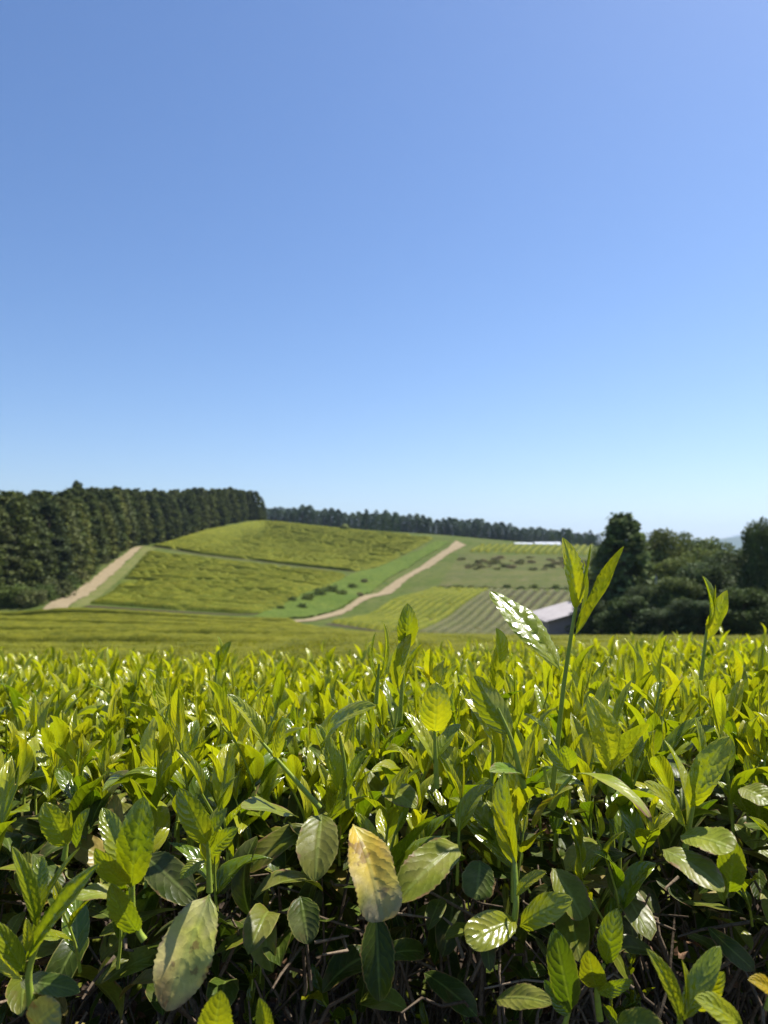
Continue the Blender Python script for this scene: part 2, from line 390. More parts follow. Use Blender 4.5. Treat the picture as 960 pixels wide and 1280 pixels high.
# rows on the right hand slope: each one a hedge
NR = 25
for i in range(NR):
    t = (i+.5)/NR
    b = (np.interp(t, [0, .25, .5, 1], [412, 480, 570, 752]), np.interp(t, [0, .25, .5, 1], [779, 790, 797, 800.5]))
    e = (np.interp(t, [0, .5, 1], [541, 640, 800]), np.interp(t, [0, 1], [735, 741]))
    mdl = (b[0]*.42+e[0]*.58, b[1]*.42+e[1]*.58+np.interp(t, [0, .5, 1], [-1, 1.5, 2]))
    c = curve_world([b, mdl, e], 90, [95-12*t, 118-8*t, 147-5*t])
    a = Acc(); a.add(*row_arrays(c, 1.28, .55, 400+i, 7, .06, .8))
    o = a.build('tea_hedge', M['teafar' if i < 9 else 'teadark'])
    tag(o, f'low hedge row on the right slope above the shed, {ordw(i)} from the central track', 'tea hedge', 'thin tea hedges in lines on the right slope')
# small yellow rows high on the right under the greenhouses
for i in range(16):
    t = (i+.5)/16
    b = (585+150*t, 690+4*t); e = (600+145*t, 681.5+1.5*t)
    c = curve_world([b, ((b[0]+e[0])/2, (b[1]+e[1])/2), e], 30, [214, 225, 238])
    a = Acc(); a.add(*row_arrays(c, 1.5, .75, 500+i, 7, .06, .7, .05))
    o = a.build('tea_hedge', M['teafar'])
    tag(o, f'short bright hedge row below the white greenhouses, {ordw(i)} from the track end', 'tea hedge', 'short tea hedges below the greenhouses')

# near field: long hedges across the view
def young_col(r, n, a=.0):
    """a: 0 young yellow .. 1 older green"""
    t = np.clip(a+r.normal(0, .28, n), 0, 1)[:, None]
    y = np.array([.36, .34, .015]); g = np.array([.14, .18, .010]); c = y*(1-t)+g*t
    return c*r.uniform(.8, 1.15, (n, 1))
def quad_leaves(r, pos, size, col):
    """simple folded leaves (3 x 3 grid) standing up at pos"""
    n = len(pos); az = r.uniform(0, 2*PI, n); ti = np.abs(r.normal(.45, .3, n))
    d = np.stack([np.sin(ti)*np.cos(az), np.sin(ti)*np.sin(az), np.cos(ti)], 1)
    s = np.cross(d, np.stack([np.cos(az+1.9), np.sin(az+1.9), np.full(n, .3)], 1)); s /= np.linalg.norm(s, axis=1)[:, None]
    nn = np.cross(s, d)
    V = np.empty((n, 9, 3)); U = np.empty((n, 9, 2))
    for i, (v, w) in enumerate(((0, .12), (.5, 1), (1, .05))):
        for j, u in enumerate((-1, 0, 1)):
            V[:, i*3+j] = pos+size[:, None]*(d*v+s*(u*w*.19)+nn*(abs(u)*w*.09-.35*v*v*.4)); U[:, i*3+j] = ((u+1)/2, v)
    f = grid_faces(3, 3); F = (f[None]+9*np.arange(n)[:, None, None]).reshape(-1, 4)
    return V.reshape(-1, 3), F, U.reshape(-1, 2), np.repeat(col, 9, axis=0)
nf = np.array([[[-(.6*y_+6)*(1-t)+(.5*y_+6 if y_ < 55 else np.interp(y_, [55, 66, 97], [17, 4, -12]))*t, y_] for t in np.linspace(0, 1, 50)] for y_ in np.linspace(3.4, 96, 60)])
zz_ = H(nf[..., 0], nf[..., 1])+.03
tag(mesh_np('tilled_shade_ground', np.concatenate([nf, zz_[..., None]], -1).reshape(-1, 3), grid_faces(60, 50), M['tilled_shade']), kind='structure')  # same soil colour, row-gap shade included in its tone
k = 0; y0 = 6.9
y0 = 4.0
while y0 < 97:
    yy = y0
    xl, xr_ = -(.60*yy+4), (.60*yy+4)
    if yy > 40: xr_ = min(xr_, (830-480)/FPX*yy*1.0+2)
    if yy > 55: xr_ = min(xr_, np.interp(yy, [55, 66, 97], [17, 4, -12]))
    step = max(.12, yy*.009)
    xx = np.arange(xl, xr_, step)
    c = np.stack([xx, yy-.10*(xx)+.35*np.sin(xx*.09+yy)+.0*xx], 1)
    c = c[c[:, 1] < 99.5-.0*c[:, 0]]
    hgt_ = .74*(1+(.38*np.clip(-(c[:, 0]+2)/8, 0, 1)*np.clip(.5+1.5*np.sin(c[:, 0]*.05+k), 0, 1) if (yy > 20 and k % 2 == 0) else 0*c[:, 0]))
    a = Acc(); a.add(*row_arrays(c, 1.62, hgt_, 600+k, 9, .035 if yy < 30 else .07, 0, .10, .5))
    o = a.build('tea_hedge', M['tea'])
    tag(o, f'long clipped tea hedge across the flat field, {ordw(k)} row beyond the leafy front hedge', 'tea hedge', 'long tea hedges across the flat field')
    if yy < 42:
        r = R(900+k); vx, w = (xr_-xl), 1.5
        dens = np.interp(yy, [4, 12, 20, 42], [60, 120, 110, 30]); m = int(vx*w*dens)
        px_ = r.uniform(xl, xr_, m); s = r.uniform(-.97, .97, m)
        cy = np.interp(px_, c[:, 0], c[:, 1])+s*.8
        cz = H(px_, cy)+.74*np.sqrt(1-np.abs(s)**3.2)*(1+.05*np.sin(px_*2))-.03
        a = Acc(); a.add(*quad_leaves(r, np.stack([px_, cy, cz], 1), r.uniform(.045, .075, m)*(1+yy*.012), young_col(r, m, .25)*.8))
        tag(a.build('young_shoots', M['young'], o), kind='stuff')
    y0 += 1.85+(.0 if yy < 20 else .25*(k % 3)+(1.1 if k % 4 == 0 else 0)); k += 1

# ------------------------------------------------------------------ leaves
def leaf_geo(nv=12, nu=6, wid=.36, fold=.25, curl=.3, quilt=.02, serr=0., twist=0., wave=0., seed=0, tip=.75, roll=0.):
    """leaf blade with chord (0,0,0)->(0,0,1), upper face towards +y; returns V, F, UV"""
    r = R(seed)
    v = np.linspace(0, 1, nv+1); u = np.linspace(-1, 1, nu+1)
    w = np.maximum(v, 1e-6)**.72*np.maximum(1-v, 0)**tip; w = w/w.max()*wid/2
    pet = np.clip((v-.0)/.1, 0, 1); w = w*(.25+.75*pet)
    if serr:
        w = w*(1+serr*np.where(np.arange(nv+1) % 2, 1, -1)*r.uniform(.1, 1.2, nv+1)*(v > .12)*(v < .96)+np.convolve(r.normal(0, .035, nv+5), np.ones(5)/2.2, 'valid')*np.sin(PI*v))
    w = np.maximum(w, .006)
    th = curl*(v-.5)*2                      # bend: arches back (towards -y) for curl > 0
    cy = -np.cumsum(np.sin(th))/nv; cz = np.cumsum(np.cos(th))/nv
    cy -= cy[0]; cz -= cz[0]
    VV, UU = np.meshgrid(v, u, indexing='ij')
    aa = np.abs(UU)
    ang = fold+roll*aa
    X = UU*w[:, None]*np.cos(ang); D = aa*w[:, None]*np.sin(ang)
    q = quilt*np.abs(np.sin(PI*(VV*9-aa*2.3)))**.7*(np.sin(PI*np.clip(aa, 0, 1))**.7)*np.sin(PI*VV)**.5
    D = D+q+wave*np.sin(VV*11+UU*2+r.uniform(0, 6))*aa*w[:, None]
    ph = twist*(VV-.5)
    X, D = X*np.cos(ph)-D*np.sin(ph), X*np.sin(ph)+D*np.cos(ph)
    tth = th[:, None]
    Yp = cy[:, None]+D*np.cos(tth); Zp = cz[:, None]+D*np.sin(tth)
    V = np.stack([X, Yp, Zp], -1).reshape(-1, 3)
    e = np.array([0, cy[-1], cz[-1]]); L = np.hypot(e[1], e[2]); c, s = e[2]/L, e[1]/L
    V = np.stack([V[:, 0], V[:, 1]*c-V[:, 2]*s, V[:, 1]*s+V[:, 2]*c], 1)/L
    U = np.stack([(UU+1)/2, VV], -1).reshape(-1, 2)
    return V, grid_faces(nv+1, nu+1), U
def frame(z, y):
    z = z/np.linalg.norm(z); y = y-z*np.dot(y, z); y = y/(np.linalg.norm(y)+1e-9); x = np.cross(y, z)
    return np.stack([x, y, z], 1)          # columns

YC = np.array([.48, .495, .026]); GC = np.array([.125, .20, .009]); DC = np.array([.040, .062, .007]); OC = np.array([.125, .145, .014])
def shoot_template(seed, hi=True):
    """tender shoot standing at the origin: stem + 3-5 leaves + bud; returns list of (V,F,U,age) leaves and stem (V,F,U), ~1 unit = 1 cm"""
    r = R(seed)
    h = r.uniform(4.5, 8.5); n = r.randint(3, 6)
    lean = r.uniform(-.22, .22, 2)
    zs = np.linspace(0, 1, 5)
    sp = np.stack([lean[0]*h*zs**2, lean[1]*h*zs**2, h*zs], 1)
    stem = tube(sp, np.linspace(.13, .07, 5), 5 if hi else 3)
    leaves = []; az = r.uniform(0, 2*PI)
    for i in range(n):
        f = .28+.70*i/max(1, n-1); b = np.array([lean[0]*h*f*f, lean[1]*h*f*f, h*f])
        az += 2.4+r.normal(0, .3); top = i/(n-1)
        til = np.clip(r.normal(.95-.62*top, .20), .08, 1.35)
        ln = r.uniform(3.4, 5.2)*(1-.28*top); wid = r.uniform(.34, .48)*(1-.20*top)
        d = np.array([math.sin(til)*math.cos(az), math.sin(til)*math.sin(az), math.cos(til)])
        up = np.array([-math.cos(az), -math.sin(az), .9])
        g = leaf_geo(12 if hi else 4, 6 if hi else 2, wid, r.uniform(.15, .6)+.35*top, r.uniform(.0, .75), .022 if hi else 0, 0, r.uniform(-.9, .9), .10, seed*9+i, r.uniform(.65, 1.05))
        Fm = frame(d, up); leaves.append((g[0]*ln@Fm.T+b, g[1], g[2], 1-top))
    d = np.array([lean[0], lean[1], 1])+np.append(r.uniform(-.12, .12, 2), 0)
    g = leaf_geo(8 if hi else 3, 4 if hi else 2, .12, 1.1, .1, 0, 0, 0, 0, seed)
    leaves.append((g[0]*r.uniform(2.0, 3.4)@frame(d, np.array([1., 0, 0])).T+sp[-1]*.98, g[1], g[2], -.1))
    return stem, leaves
TH = [shoot_template(100+i) for i in range(26)]; TL = [shoot_template(300+i, False) for i in range(16)]
def shoot_xf(r, spread=.22):
    az = r.uniform(0, 2*PI); t = r.normal(0, spread); ta = r.uniform(0, 2*PI); s = r.uniform(.85, 1.45)*.01
    ca, sa = math.cos(az), math.sin(az); Rz = np.array([[ca, -sa, 0], [sa, ca, 0], [0, 0, 1]])
    ax = np.array([math.cos(ta), math.sin(ta), 0]); K = np.array([[0, -ax[2], ax[1]], [ax[2], 0, -ax[0]], [-ax[1], ax[0], 0]])
    Rt = np.eye(3)+math.sin(t)*K+(1-math.cos(t))*K@K
    return Rt@Rz*s
def age_col(r, age, warm=0.):
    t = np.clip(age*.66+.13+r.normal(0, .24)-warm, 0, 1)
    return (YC*(1-t)+GC*t)*r.uniform(.82, 1.12)
def noise2(x, y, s, seed=0): return sines(np.asarray(x), np.asarray(y), s, seed)
def canopy(x, y):
    return canopy0(x, y)+.018*noise2(x, y, 7, 5)-.035*np.clip((.80-y)/.25, 0, 1)**2

# ---- pixel-measured shoots and leaves of the near edge --------------------------------
CAMD = np.array([0, -1., .1]); UPV = np.array([0, -.25, 1.])
def blend(*stops):
    ps = np.array([s[0] for s in stops]); cs = np.array([s[1] for s in stops])
    return lambda U: np.stack([np.interp(U[:, 1]+.10*np.sin(U[:, 0]*7), ps, cs[:, i]) for i in range(3)], 1)
used_shoots = []
def hero_leaf(base, tip, d0, d1, wpx, face=(0, -1, .3), col=YC, fold=.35, curl=.3, quilt=.018, serr=.032, twist=0., wave=.08, hi=28, tipw=.7, seed=0, roll=0.):
    tipw = max(tipw, .40) if tipw < .46 and wpx > 39 else max(tipw, .66)
    a = P(*base, d0); b = P(*tip, d1); z = b-a; L = np.linalg.norm(z)
    wid = (wpx/FPX*(d0+d1)/2)/L
    V, F, U = leaf_geo(hi, 8, wid, fold, curl, quilt, serr, twist, wave, seed+int(base[0]), tipw, roll)
    if callable(col): col = col(U)
    return V*L@frame(z, np.array(face, float)).T+a, F, U, col
def hero_shoot(parent, stem_pts, leaves, label=None, r0=.0022, r1=.0011):
    pts = np.array([P(*p) for p in stem_pts]); u = np.linspace(0, 1, len(pts)); uu = np.linspace(0, 1, 4*len(pts))
    pts = np.stack([np.interp(uu, u, pts[:, i]) for i in range(3)], 1)
    for _ in range(3): pts[1:-1] = (pts[:-2]+2*pts[1:-1]+pts[2:])/4
    a = Acc(); v, f, U = tube(pts, np.linspace(r0, r1, len(pts)), 8); a.add(v, f, U)
    o = a.build('shoot', M['stem'], parent)
    if label: o['label'] = label
    for lf in leaves:
        mat = lf.pop('mat', 'young'); lab = lf.pop('label', None)
        V, F, U, c = hero_leaf(**lf)
        l = mesh_np('leaf', V, F, M[mat], o, U, np.broadcast_to(c, V.shape))
        if lab: l['label'] = lab
    used_shoots.append(o); return o
hedge = empty('tea_hedge', (0, 1.4, float(H(0, 1.4))), 'front tea hedge with bright young shoots on top and bare twigs in its dark side', 'tea hedge')
OFF = np.array([0, 1.4, float(H(0, 1.4))])
def fix(o): o.matrix_parent_inverse = hedge.matrix_world.inverted() if False else o.matrix_parent_inverse
Y1, Y2, G1, G2 = YC, YC*.6+GC*.4, YC*.3+GC*.7, GC
D = lambda *a, **k: dict(base=a[0], tip=a[1], d0=a[2], d1=a[3], wpx=a[4], **k)
HS = [
 # the tall shoot
 ([(688, 1010, .60), (697, 930, .60), (704, 860, .60), (713, 800, .60), (722, 745, .60), (735, 705, .605)], [
   D((719, 763), (703, 672), .60, .595, 30, face=(.35, -1, .35), fold=.45, col=Y1, curl=.25, serr=.06, label='upright yellow-green leaf with glossy face'),
   D((719, 795), (780, 683), .60, .60, 34, face=(-.6, .75, .5), fold=.35, col=Y2*.85, curl=-.1, quilt=.03, label='long quilted leaf seen from below'),
   D((700, 838), (612, 739), .60, .65, 46, face=(.28, -.68, .85), fold=.15, col=G1*1.0, curl=.15, quilt=.03, wave=.10, label='broad dark glossy leaf leaning left'),
   D((724, 752), (738, 680), .60, .60, 8, fold=1.1, col=G1, quilt=0, serr=.1),
   D((718, 785), (729, 700), .602, .605, 10, face=(1, .2, 0), fold=.9, col=G1, quilt=0)]),
 ([(876, 850, .78), (880, 815, .78), (885, 775, .78)], [
   D((884, 785), (878, 720), .78, .77, 24, face=(.8, -.6, .3), fold=.5, col=Y2),
   D((884, 800), (909, 738), .78, .78, 27, face=(-.3, .9, .3), fold=.25, col=Y1, curl=-.2),
   D((886, 782), (894, 731), .78, .78, 6, fold=1.1, col=Y2, quilt=0)]),
 ([(270, 880, .95), (270, 835, .95)], [
   D((270, 842), (272, 795), .95, .95, 14, face=(1, -.3, .2), fold=.6, col=Y2),
   D((272, 840), (289, 802), .95, .95, 17, face=(-.4, -.8, .3), fold=.4, col=G1)]),
 ([(500, 900, .66), (503, 850, .66), (506, 800, .66)], [
   D((505, 812), (509, 754), .66, .65, 25, face=(.2, -1, .3), fold=.3, col=Y2, curl=.5),
   D((496, 862), (514, 792), .66, .65, 24, face=(-.5, -.8, .4), fold=.4, col=Y2*.9, curl=.3),
   D((504, 806), (507, 770), .655, .655, 9, fold=1.0, col=G2, quilt=0)]),
 ([(470, 880, .68), (474, 830, .68)], [
   D((473, 850), (479, 778), .68, .68, 12, face=(1, -.5, .2), fold=.8, col=Y1),
   D((472, 852), (470, 790), .68, .68, 9, face=(-1, -.3, .1), fold=.8, col=G1)]),
 ([(546, 985, .58), (544, 940, .58), (543, 905, .58)], [
   D((543, 915), (545, 853), .58, .57, 36, face=(0, -1, .5), fold=.15, col=Y1, curl=.6, tipw=.45),
   D((545, 950), (575, 905), .58, .60, 22, face=(-.5, -.6, .8), col=G1),
   D((545, 960), (505, 890), .58, .60, 22, face=(.6, -.6, .6), col=Y2)]),
 ([(655, 985, .56), (640, 925, .56), (622, 885, .56)], [
   D((640, 920), (592, 845), .56, .56, 40, face=(-.55, .7, .6), fold=.35, col=Y2*.8, curl=.2),
   D((625, 830), (620, 785), .62, .62, 22, face=(.5, -.8, .3), fold=.5, col=Y1),
   D((655, 975), (612, 965), .56, .52, 26, face=(.1, -.5, 1), col=G2, mat='mature')]),
 ([(855, 1070, .52), (862, 1030, .52), (868, 1000, .52)], [
   D((862, 1010), (912, 921), .52, .51, 36, face=(-.5, -.7, .5), fold=.2, col=Y2, curl=.35, quilt=.035, tipw=.45),
   D((864, 1000), (868, 895), .52, .53, 25, face=(.7, -.6, .3), fold=.5, col=Y2),
   D((858, 1040), (805, 978), .52, .50, 34, face=(.5, -.6, .7), fold=.2, col=Y2*.9, label='leaf with a paler yellow tip'),
   D((858, 1030), (830, 925), .52, .56, 25, face=(.7, -.5, .4), fold=.4, col=Y2)]),
 ([(765, 990, .60), (762, 950, .60)], [
   D((762, 965), (735, 870), .60, .585, 40, face=(.2, -1, .5), fold=.15, col=Y1, curl=.4, quilt=.03),
   D((765, 965), (812, 905), .60, .60, 34, face=(-.2, .8, .6), fold=.2, col=Y2, quilt=.03),
   D((765, 950), (790, 850), .60, .62, 16, face=(-.8, -.5, .3), fold=.6, col=Y2)]),
 ([(690, 1010, .57), (680, 960, .57)], [
   D((697, 945), (655, 892), .585, .56, 16, face=(.6, -.4, .8), fold=.4, col=Y2),
   D((714, 960), (705, 932), .56, .555, 24, face=(-.4, -.8, .6), fold=.2, col=G1*1.3, hi=20)]),
 # arching leaf right of the tall shoot's foot
 ([(690, 1010, .56), (702, 985, .55), (715, 970, .55)], [
   D((712, 968), (815, 1028), .55, .50, 30, face=(.45, -.35, 1), fold=.2, col=blend((0, G1), (.8, G1*.9), (.93, (.16, .07, .07))), curl=.55, quilt=.006, label='arching leaf with a browned tip', mat='mature', serr=.02),
   D((712, 968), (680, 930), .55, .55, 18, col=G1)]),
 # lower middle right: long shoot
 ([(640, 1165, .48), (646, 1130, .48), (643, 1070, .49), (632, 1010, .50)], [
   D((645, 1150), (583, 1178), .48, .455, 42, face=(.1, -.75, .8), fold=.2, col=Y2*.75, curl=.3, tipw=.4, quilt=.008, serr=.0, label='small round glossy leaf edged yellow'),
   D((650, 1158), (716, 1124), .48, .46, 36, face=(.1, -.7, .8), fold=.15, col=Y2*.95, curl=.3, tipw=.45, quilt=.008, serr=.0),
   D((645, 1085), (630, 965), .49, .50, 34, face=(-.8, -.7, .3), fold=.4, col=Y2, curl=.2),
   D((645, 1120), (683, 1090), .48, .47, 20, face=(-.1, -.5, 1), fold=.3, col=Y2*.8),
   D((645, 1078), (607, 1000), .49, .5, 20, face=(.6, -.7, .4), fold=.5, col=Y2)]),
 # bottom left shoot
 ([(40, 1262, .43), (34, 1215, .43), (50, 1170, .43), (58, 1140, .43)], [
   D((32, 1200), (124, 1080), .43, .41, 34, face=(-.6, -.7, .5), fold=.3, col=G1*1.15, curl=.1, quilt=.03, hi=34, label='long quilted leaf with white glints'),
   D((46, 1160), (15, 1058), .43, .42, 22, face=(.7, -.6, .3), fold=.5, col=G1),
   D((40, 1180), (100, 1060), .43, .44, 16, face=(-.7, -.6, .3), fold=.7, col=Y2),
   D((50, 1130), (52, 1070), .43, .44, 26, face=(0, -1, .3), fold=.3, col=G1),
   D((30, 1215), (-12, 1150), .43, .42, 24, face=(.5, -.7, .5), col=G1),
   D((34, 1190), (33, 1148), .42, .42, 14, fold=.6, col=Y2, face=(.6, -.8, .2)),
   D((28, 1225), (-20, 1170), .43, .45, 18, col=Y1)]),
 # cluster beside it
 ([(180, 1175, .46), (173, 1165, .46), (166, 1140, .46), (166, 1095, .46)], [
   D((164, 1110), (180, 996), .46, .455, 44, face=(.1, -1, .3), fold=.18, col=G1*1.05, curl=.3, quilt=.03, hi=34, tipw=.6, label='large upright quilted leaf'),
   D((162, 1105), (119, 1060), .46, .44, 28, face=(-.2, -.9, .5), fold=.3, col=Y2*.85),
   D((173, 1166), (139, 1104), .46, .445, 32, face=(-.1, -.9, .5), fold=.2, col=G1*1.05, serr=.07),
   D((160, 1095), (128, 1010), .47, .48, 30, face=(.4, -.8, .3), col=G1)]),
 ([(262, 1115, .5), (261, 1080, .5), (260, 1050, .5)], [
   D((260, 1055), (223, 985), .50, .49, 32, face=(.2, -.9, .3), fold=.2, col=Y2*.8, hi=30, curl=.3),
   D((260, 1062), (284, 1010), .50, .50, 20, face=(-.5, -.8, .3), fold=.4, col=G1),
   D((264, 1068), (298, 1035), .50, .485, 22, face=(-.2, -.9, .5), fold=.2, col=G1*1.1),
   D((256, 1075), (225, 1098), .50, .49, 18, face=(0, -.7, .8), fold=.3, col=G1)]),
 ([(80, 1075, .52), (85, 1040, .52)], [
   D((84, 1058), (55, 1003), .52, .51, 32, face=(.2, -1, .4), fold=.2, col=Y2, quilt=.03),
   D((88, 1050), (88, 1012), .52, .52, 14, fold=.6, col=Y2),
   D((95, 1060), (112, 1010), .52, .52, 20, face=(-.4, -.8, .3), fold=.4, col=G1)]),
 ([(435, 1010, .60), (432, 960, .60), (425, 920, .60)], [
   D((405, 945), (470, 882), .60, .56, 34, face=(-.5, -.5, .9), fold=.2, col=Y2*.95, curl=.6, label='arched leaf bright in the sun'),
   D((425, 990), (395, 905), .60, .60, 24, face=(.6, -.8, .3), col=Y2),
   D((430, 1000), (460, 935), .60, .60, 18, fold=.5, face=(-.6, -.7, .2), col=G1),
   D((430, 930), (436, 870), .60, .61, 16, fold=.6, face=(.6, -.7, .2), col=Y2)]),
 ([(400, 1010, .585), (360, 965, .585), (325, 925, .585)], [
   D((330, 930), (284, 868), .585, .575, 22, face=(.5, -.6, .7), fold=.4, col=Y2),
   D((345, 950), (355, 900), .585, .585, 16, fold=.5, col=Y1)]),
 # bottom right cluster
 ([(850, 1300, .40), (850, 1268, .40)], [
   D((850, 1280), (808, 1186), .40, .39, 26, face=(.5, -.8, .3), fold=.4, col=Y2*.9),
   D((852, 1270), (852, 1200), .40, .41, 14, fold=.6, face=(.7, -.7, .2), col=Y2),
   D((855, 1275), (900, 1183), .40, .41, 30, face=(-.5, -.7, .4), fold=.3, col=G1),
   D((930, 1292), (868, 1248), .39, .37, 34, face=(.1, -.7, .8), fold=.2, col=Y2*.9, tipw=.5),
   D((868, 1262), (905, 1215), .41, .40, 26, face=(-.2, -.8, .6), fold=.2, col=Y1*.9)]),
 ([(960, 1262, .41), (962, 1245, .41)], [
   D((972, 1250), (935, 1225), .41, .39, 26, face=(.1, -.7, .8), fold=.3, col=np.array([.50, .36, .02]), label='yellow-orange leaf at the frame edge')]),
 ([(262, 1310, .40), (268, 1290, .40)], [
   D((268, 1300), (276, 1238), .40, .39, 40, face=(.1, -1, .4), fold=.2, col=Y2*.9, serr=.06)]),
 ([(330, 1310, .41), (331, 1290, .41)], [
   D((331, 1305), (324, 1247), .41, .40, 22, face=(.5, -1, .4), fold=.3, col=Y2*.9)]),
 ([(750, 1275, .47), (745, 1235, .47), (755, 1205, .47)], [
   D((758, 1205), (772, 1136), .47, .47, 30, face=(-.5, -.8, .3), fold=.25, col=G1, quilt=.012),
   D((745, 1235), (735, 1188), .47, .455, 30, face=(-.3, -.8, .5), fold=.2, col=Y2*.7, quilt=.01),
   D((745, 1240), (790, 1225), .47, .46, 18, col=G1)]),
 ([(700, 1300, .46), (712, 1262, .46)], [
   D((714, 1262), (693, 1160), .46, .455, 36, face=(-.2, -1, .2), fold=.2, col=G2*.8, quilt=.012),
   D((712, 1270), (680, 1225), .46, .46, 20, col=G2)]),
 ([(905, 1120, .5), (915, 1085, .5)], [
   D((912, 1115), (918, 1050), .50, .49, 34, face=(-.4, -.8, .4), fold=.2, col=G1, quilt=.02),
   D((905, 1130), (880, 1080), .50, .49, 26, face=(.4, -.8, .4), col=G1*.8, mat='mature')]),
]
for st, lv in HS: hero_shoot(hedge, st, [dict(l) for l in lv])
# old leaves hanging in front of the dark side
HL = [
 (D((441, 1030), (478, 1152), .50, .47, 60, face=(.2, -.62, .9), fold=.30, curl=.45, quilt=.010, serr=.035, hi=44, tipw=.38, twist=.35, wave=.14, col=blend((0, (.50, .42, .04)), (.3, (.66, .45, .05)), (.7, (.58, .48, .08)), (.86, (.26, .28, .07)), (.95, (.30, .26, .16)))), 'old', 'large yellowed leaf with a bitten brown tip'),
 (D((262, 1118), (208, 1264), .49, .455, 66, face=(.2, -.62, .9), fold=.22, curl=.3, quilt=.010, serr=.035, hi=44, tipw=.6, twist=-.3, wave=.10, col=blend((0, (.18, .25, .03)), (.25, (.46, .50, .08)), (.7, (.60, .55, .16)), (.93, (.42, .30, .12)))), 'old', 'large pale yellow leaf hanging point down'),  # shadow on its upper end is painted in as the dark green stop
 (D((372, 1022), (302, 1010), .60, .55, 46, face=(0, -.35, 1), fold=.12, curl=.2, quilt=.006, col=OC*1.3, hi=28, tipw=.5), 'mature', 'grey-green leaf lying flat and shining'),
 (D((402, 1018), (394, 1102), .54, .50, 50, face=(0, -.7, .7), fold=.3, curl=.4, quilt=.006, col=OC, hi=28, tipw=.5), 'mature', None),
 (D((572, 1056), (497, 1128), .53, .49, 52, face=(.2, -.5, .9), fold=.35, curl=.4, quilt=.006, col=OC*1.4, hi=28, tipw=.5), 'mature', None),
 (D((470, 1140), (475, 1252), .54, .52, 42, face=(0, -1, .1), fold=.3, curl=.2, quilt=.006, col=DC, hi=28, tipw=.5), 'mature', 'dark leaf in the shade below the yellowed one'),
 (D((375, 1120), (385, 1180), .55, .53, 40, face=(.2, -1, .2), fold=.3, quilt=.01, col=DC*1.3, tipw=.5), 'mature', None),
 (D((850, 1045), (918, 1062), .50, .47, 46, face=(-.1, -.5, 1), fold=.12, curl=.3, quilt=.006, col=OC*1.9, hi=28, tipw=.4), 'mature', 'pale olive leaf lying flat'),
 (D((828, 1062), (905, 1115), .49, .46, 50, face=(.2, -.5, .9), fold=.1, curl=.3, quilt=.006, col=OC*1.3, hi=28, tipw=.5), 'mature', None),
 (D((690, 1085), (728, 1150), .51, .49, 44, face=(.3, -.8, .5), fold=.25, curl=.3, quilt=.006, col=OC*1.2, hi=28, tipw=.45), 'mature', None),
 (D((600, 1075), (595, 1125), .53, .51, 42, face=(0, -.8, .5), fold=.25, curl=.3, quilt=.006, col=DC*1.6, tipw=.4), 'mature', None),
 (D((668, 1035), (716, 985), .56, .52, 32, face=(.2, -.6, .9), fold=.2, quilt=.006, col=YC*.4+OC, tipw=.4), 'old', None),
 (D((150, 1118), (95, 1124), .47, .45, 30, face=(0, -.4, 1), fold=.2, quilt=.010, col=OC*1.5, tipw=.5), 'mature', 'pale leaf underside catching the light'),
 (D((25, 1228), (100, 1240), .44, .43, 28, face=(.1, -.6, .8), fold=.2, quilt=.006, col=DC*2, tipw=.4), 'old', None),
 (D((620, 1250), (690, 1255), .46, .43, 34, face=(0, -.6, .9), fold=.15, quilt=.010, col=OC*1.2, tipw=.4), 'mature', None),
 (D((770, 1282), (830, 1284), .41, .39, 36, face=(0, -.7, .7), fold=.2, quilt=.006, col=OC*1.2, tipw=.4), 'mature', None),
 (D((480, 985), (520, 1010), .58, .55, 34, face=(-.1, -.5, 1), fold=.2, quilt=.01, col=OC*1.5, tipw=.4), 'mature', None),
 (D((925, 985), (962, 1005), .52, .5, 40, face=(-.1, -.5, 1), fold=.2, quilt=.01, col=OC*1.4, tipw=.4), 'mature', None),
 (D((180, 1070), (245, 1130), .55, .52, 44, face=(.1, -.7, .6), fold=.2, quilt=.006, col=DC, tipw=.5), 'mature', None),
 (D((40, 1285), (75, 1255), .41, .40, 46, face=(.1, -.9, .4), fold=.25, quilt=.006, col=np.array([.20, .24, .09]), tipw=.4), 'old', 'mottled olive leaf near the lower edge'),
]
for k_, (spec, mat, lab) in enumerate(HL):
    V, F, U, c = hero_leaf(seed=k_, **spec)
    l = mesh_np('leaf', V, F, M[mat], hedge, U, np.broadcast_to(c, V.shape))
    if lab: l['label'] = lab

# ---- scattered shoots ------------------------------------------------------------------
def front(x): return .56+.035*noise2(x, np.zeros_like(np.asarray(x, float)), 6, 11)
def scatter_shoots(r, x0, x1, yf, y1, dens, xin=None):
    m = int((x1-x0)*(y1-.5)*dens); x = r.uniform(x0, x1, m); y = r.uniform(.5, y1, m)
    ok = y > yf(x)
    if xin is not None: ok &= (np.abs(x) < xin(y)) | (r.uniform(0, 1, m) < .4)
    x, y = x[ok], y[ok]
    keep = noise2(x, y, 16, 21) > -.55+.35*np.clip((.85-y)/.3, 0, 1)
    x, y = x[keep], y[keep]
    return x, y, canopy(x, y)
r = R(41)
x, y, z = scatter_shoots(r, -1.9, 1.9, front, 2.4, 700, lambda y: .56*y+.12)
order = np.argsort(y); x, y, z = x[order], y[order], z[order]
n_ind = 100-len(used_shoots)
acc_l, acc_s = Acc(), Acc()
hxy = np.array([[ (P(*s[0][0])[0]), P(*s[0][0])[1]] for s in HS])
cnt = 0
rb = R(43)      # some shoots have outgrown the others
bx_ = np.concatenate([rb.uniform(-.02, .50, 62), rb.uniform(-.45, .0, 26)]); by_ = rb.uniform(.60, .98, len(bx_))
tall = np.zeros(len(x), bool)
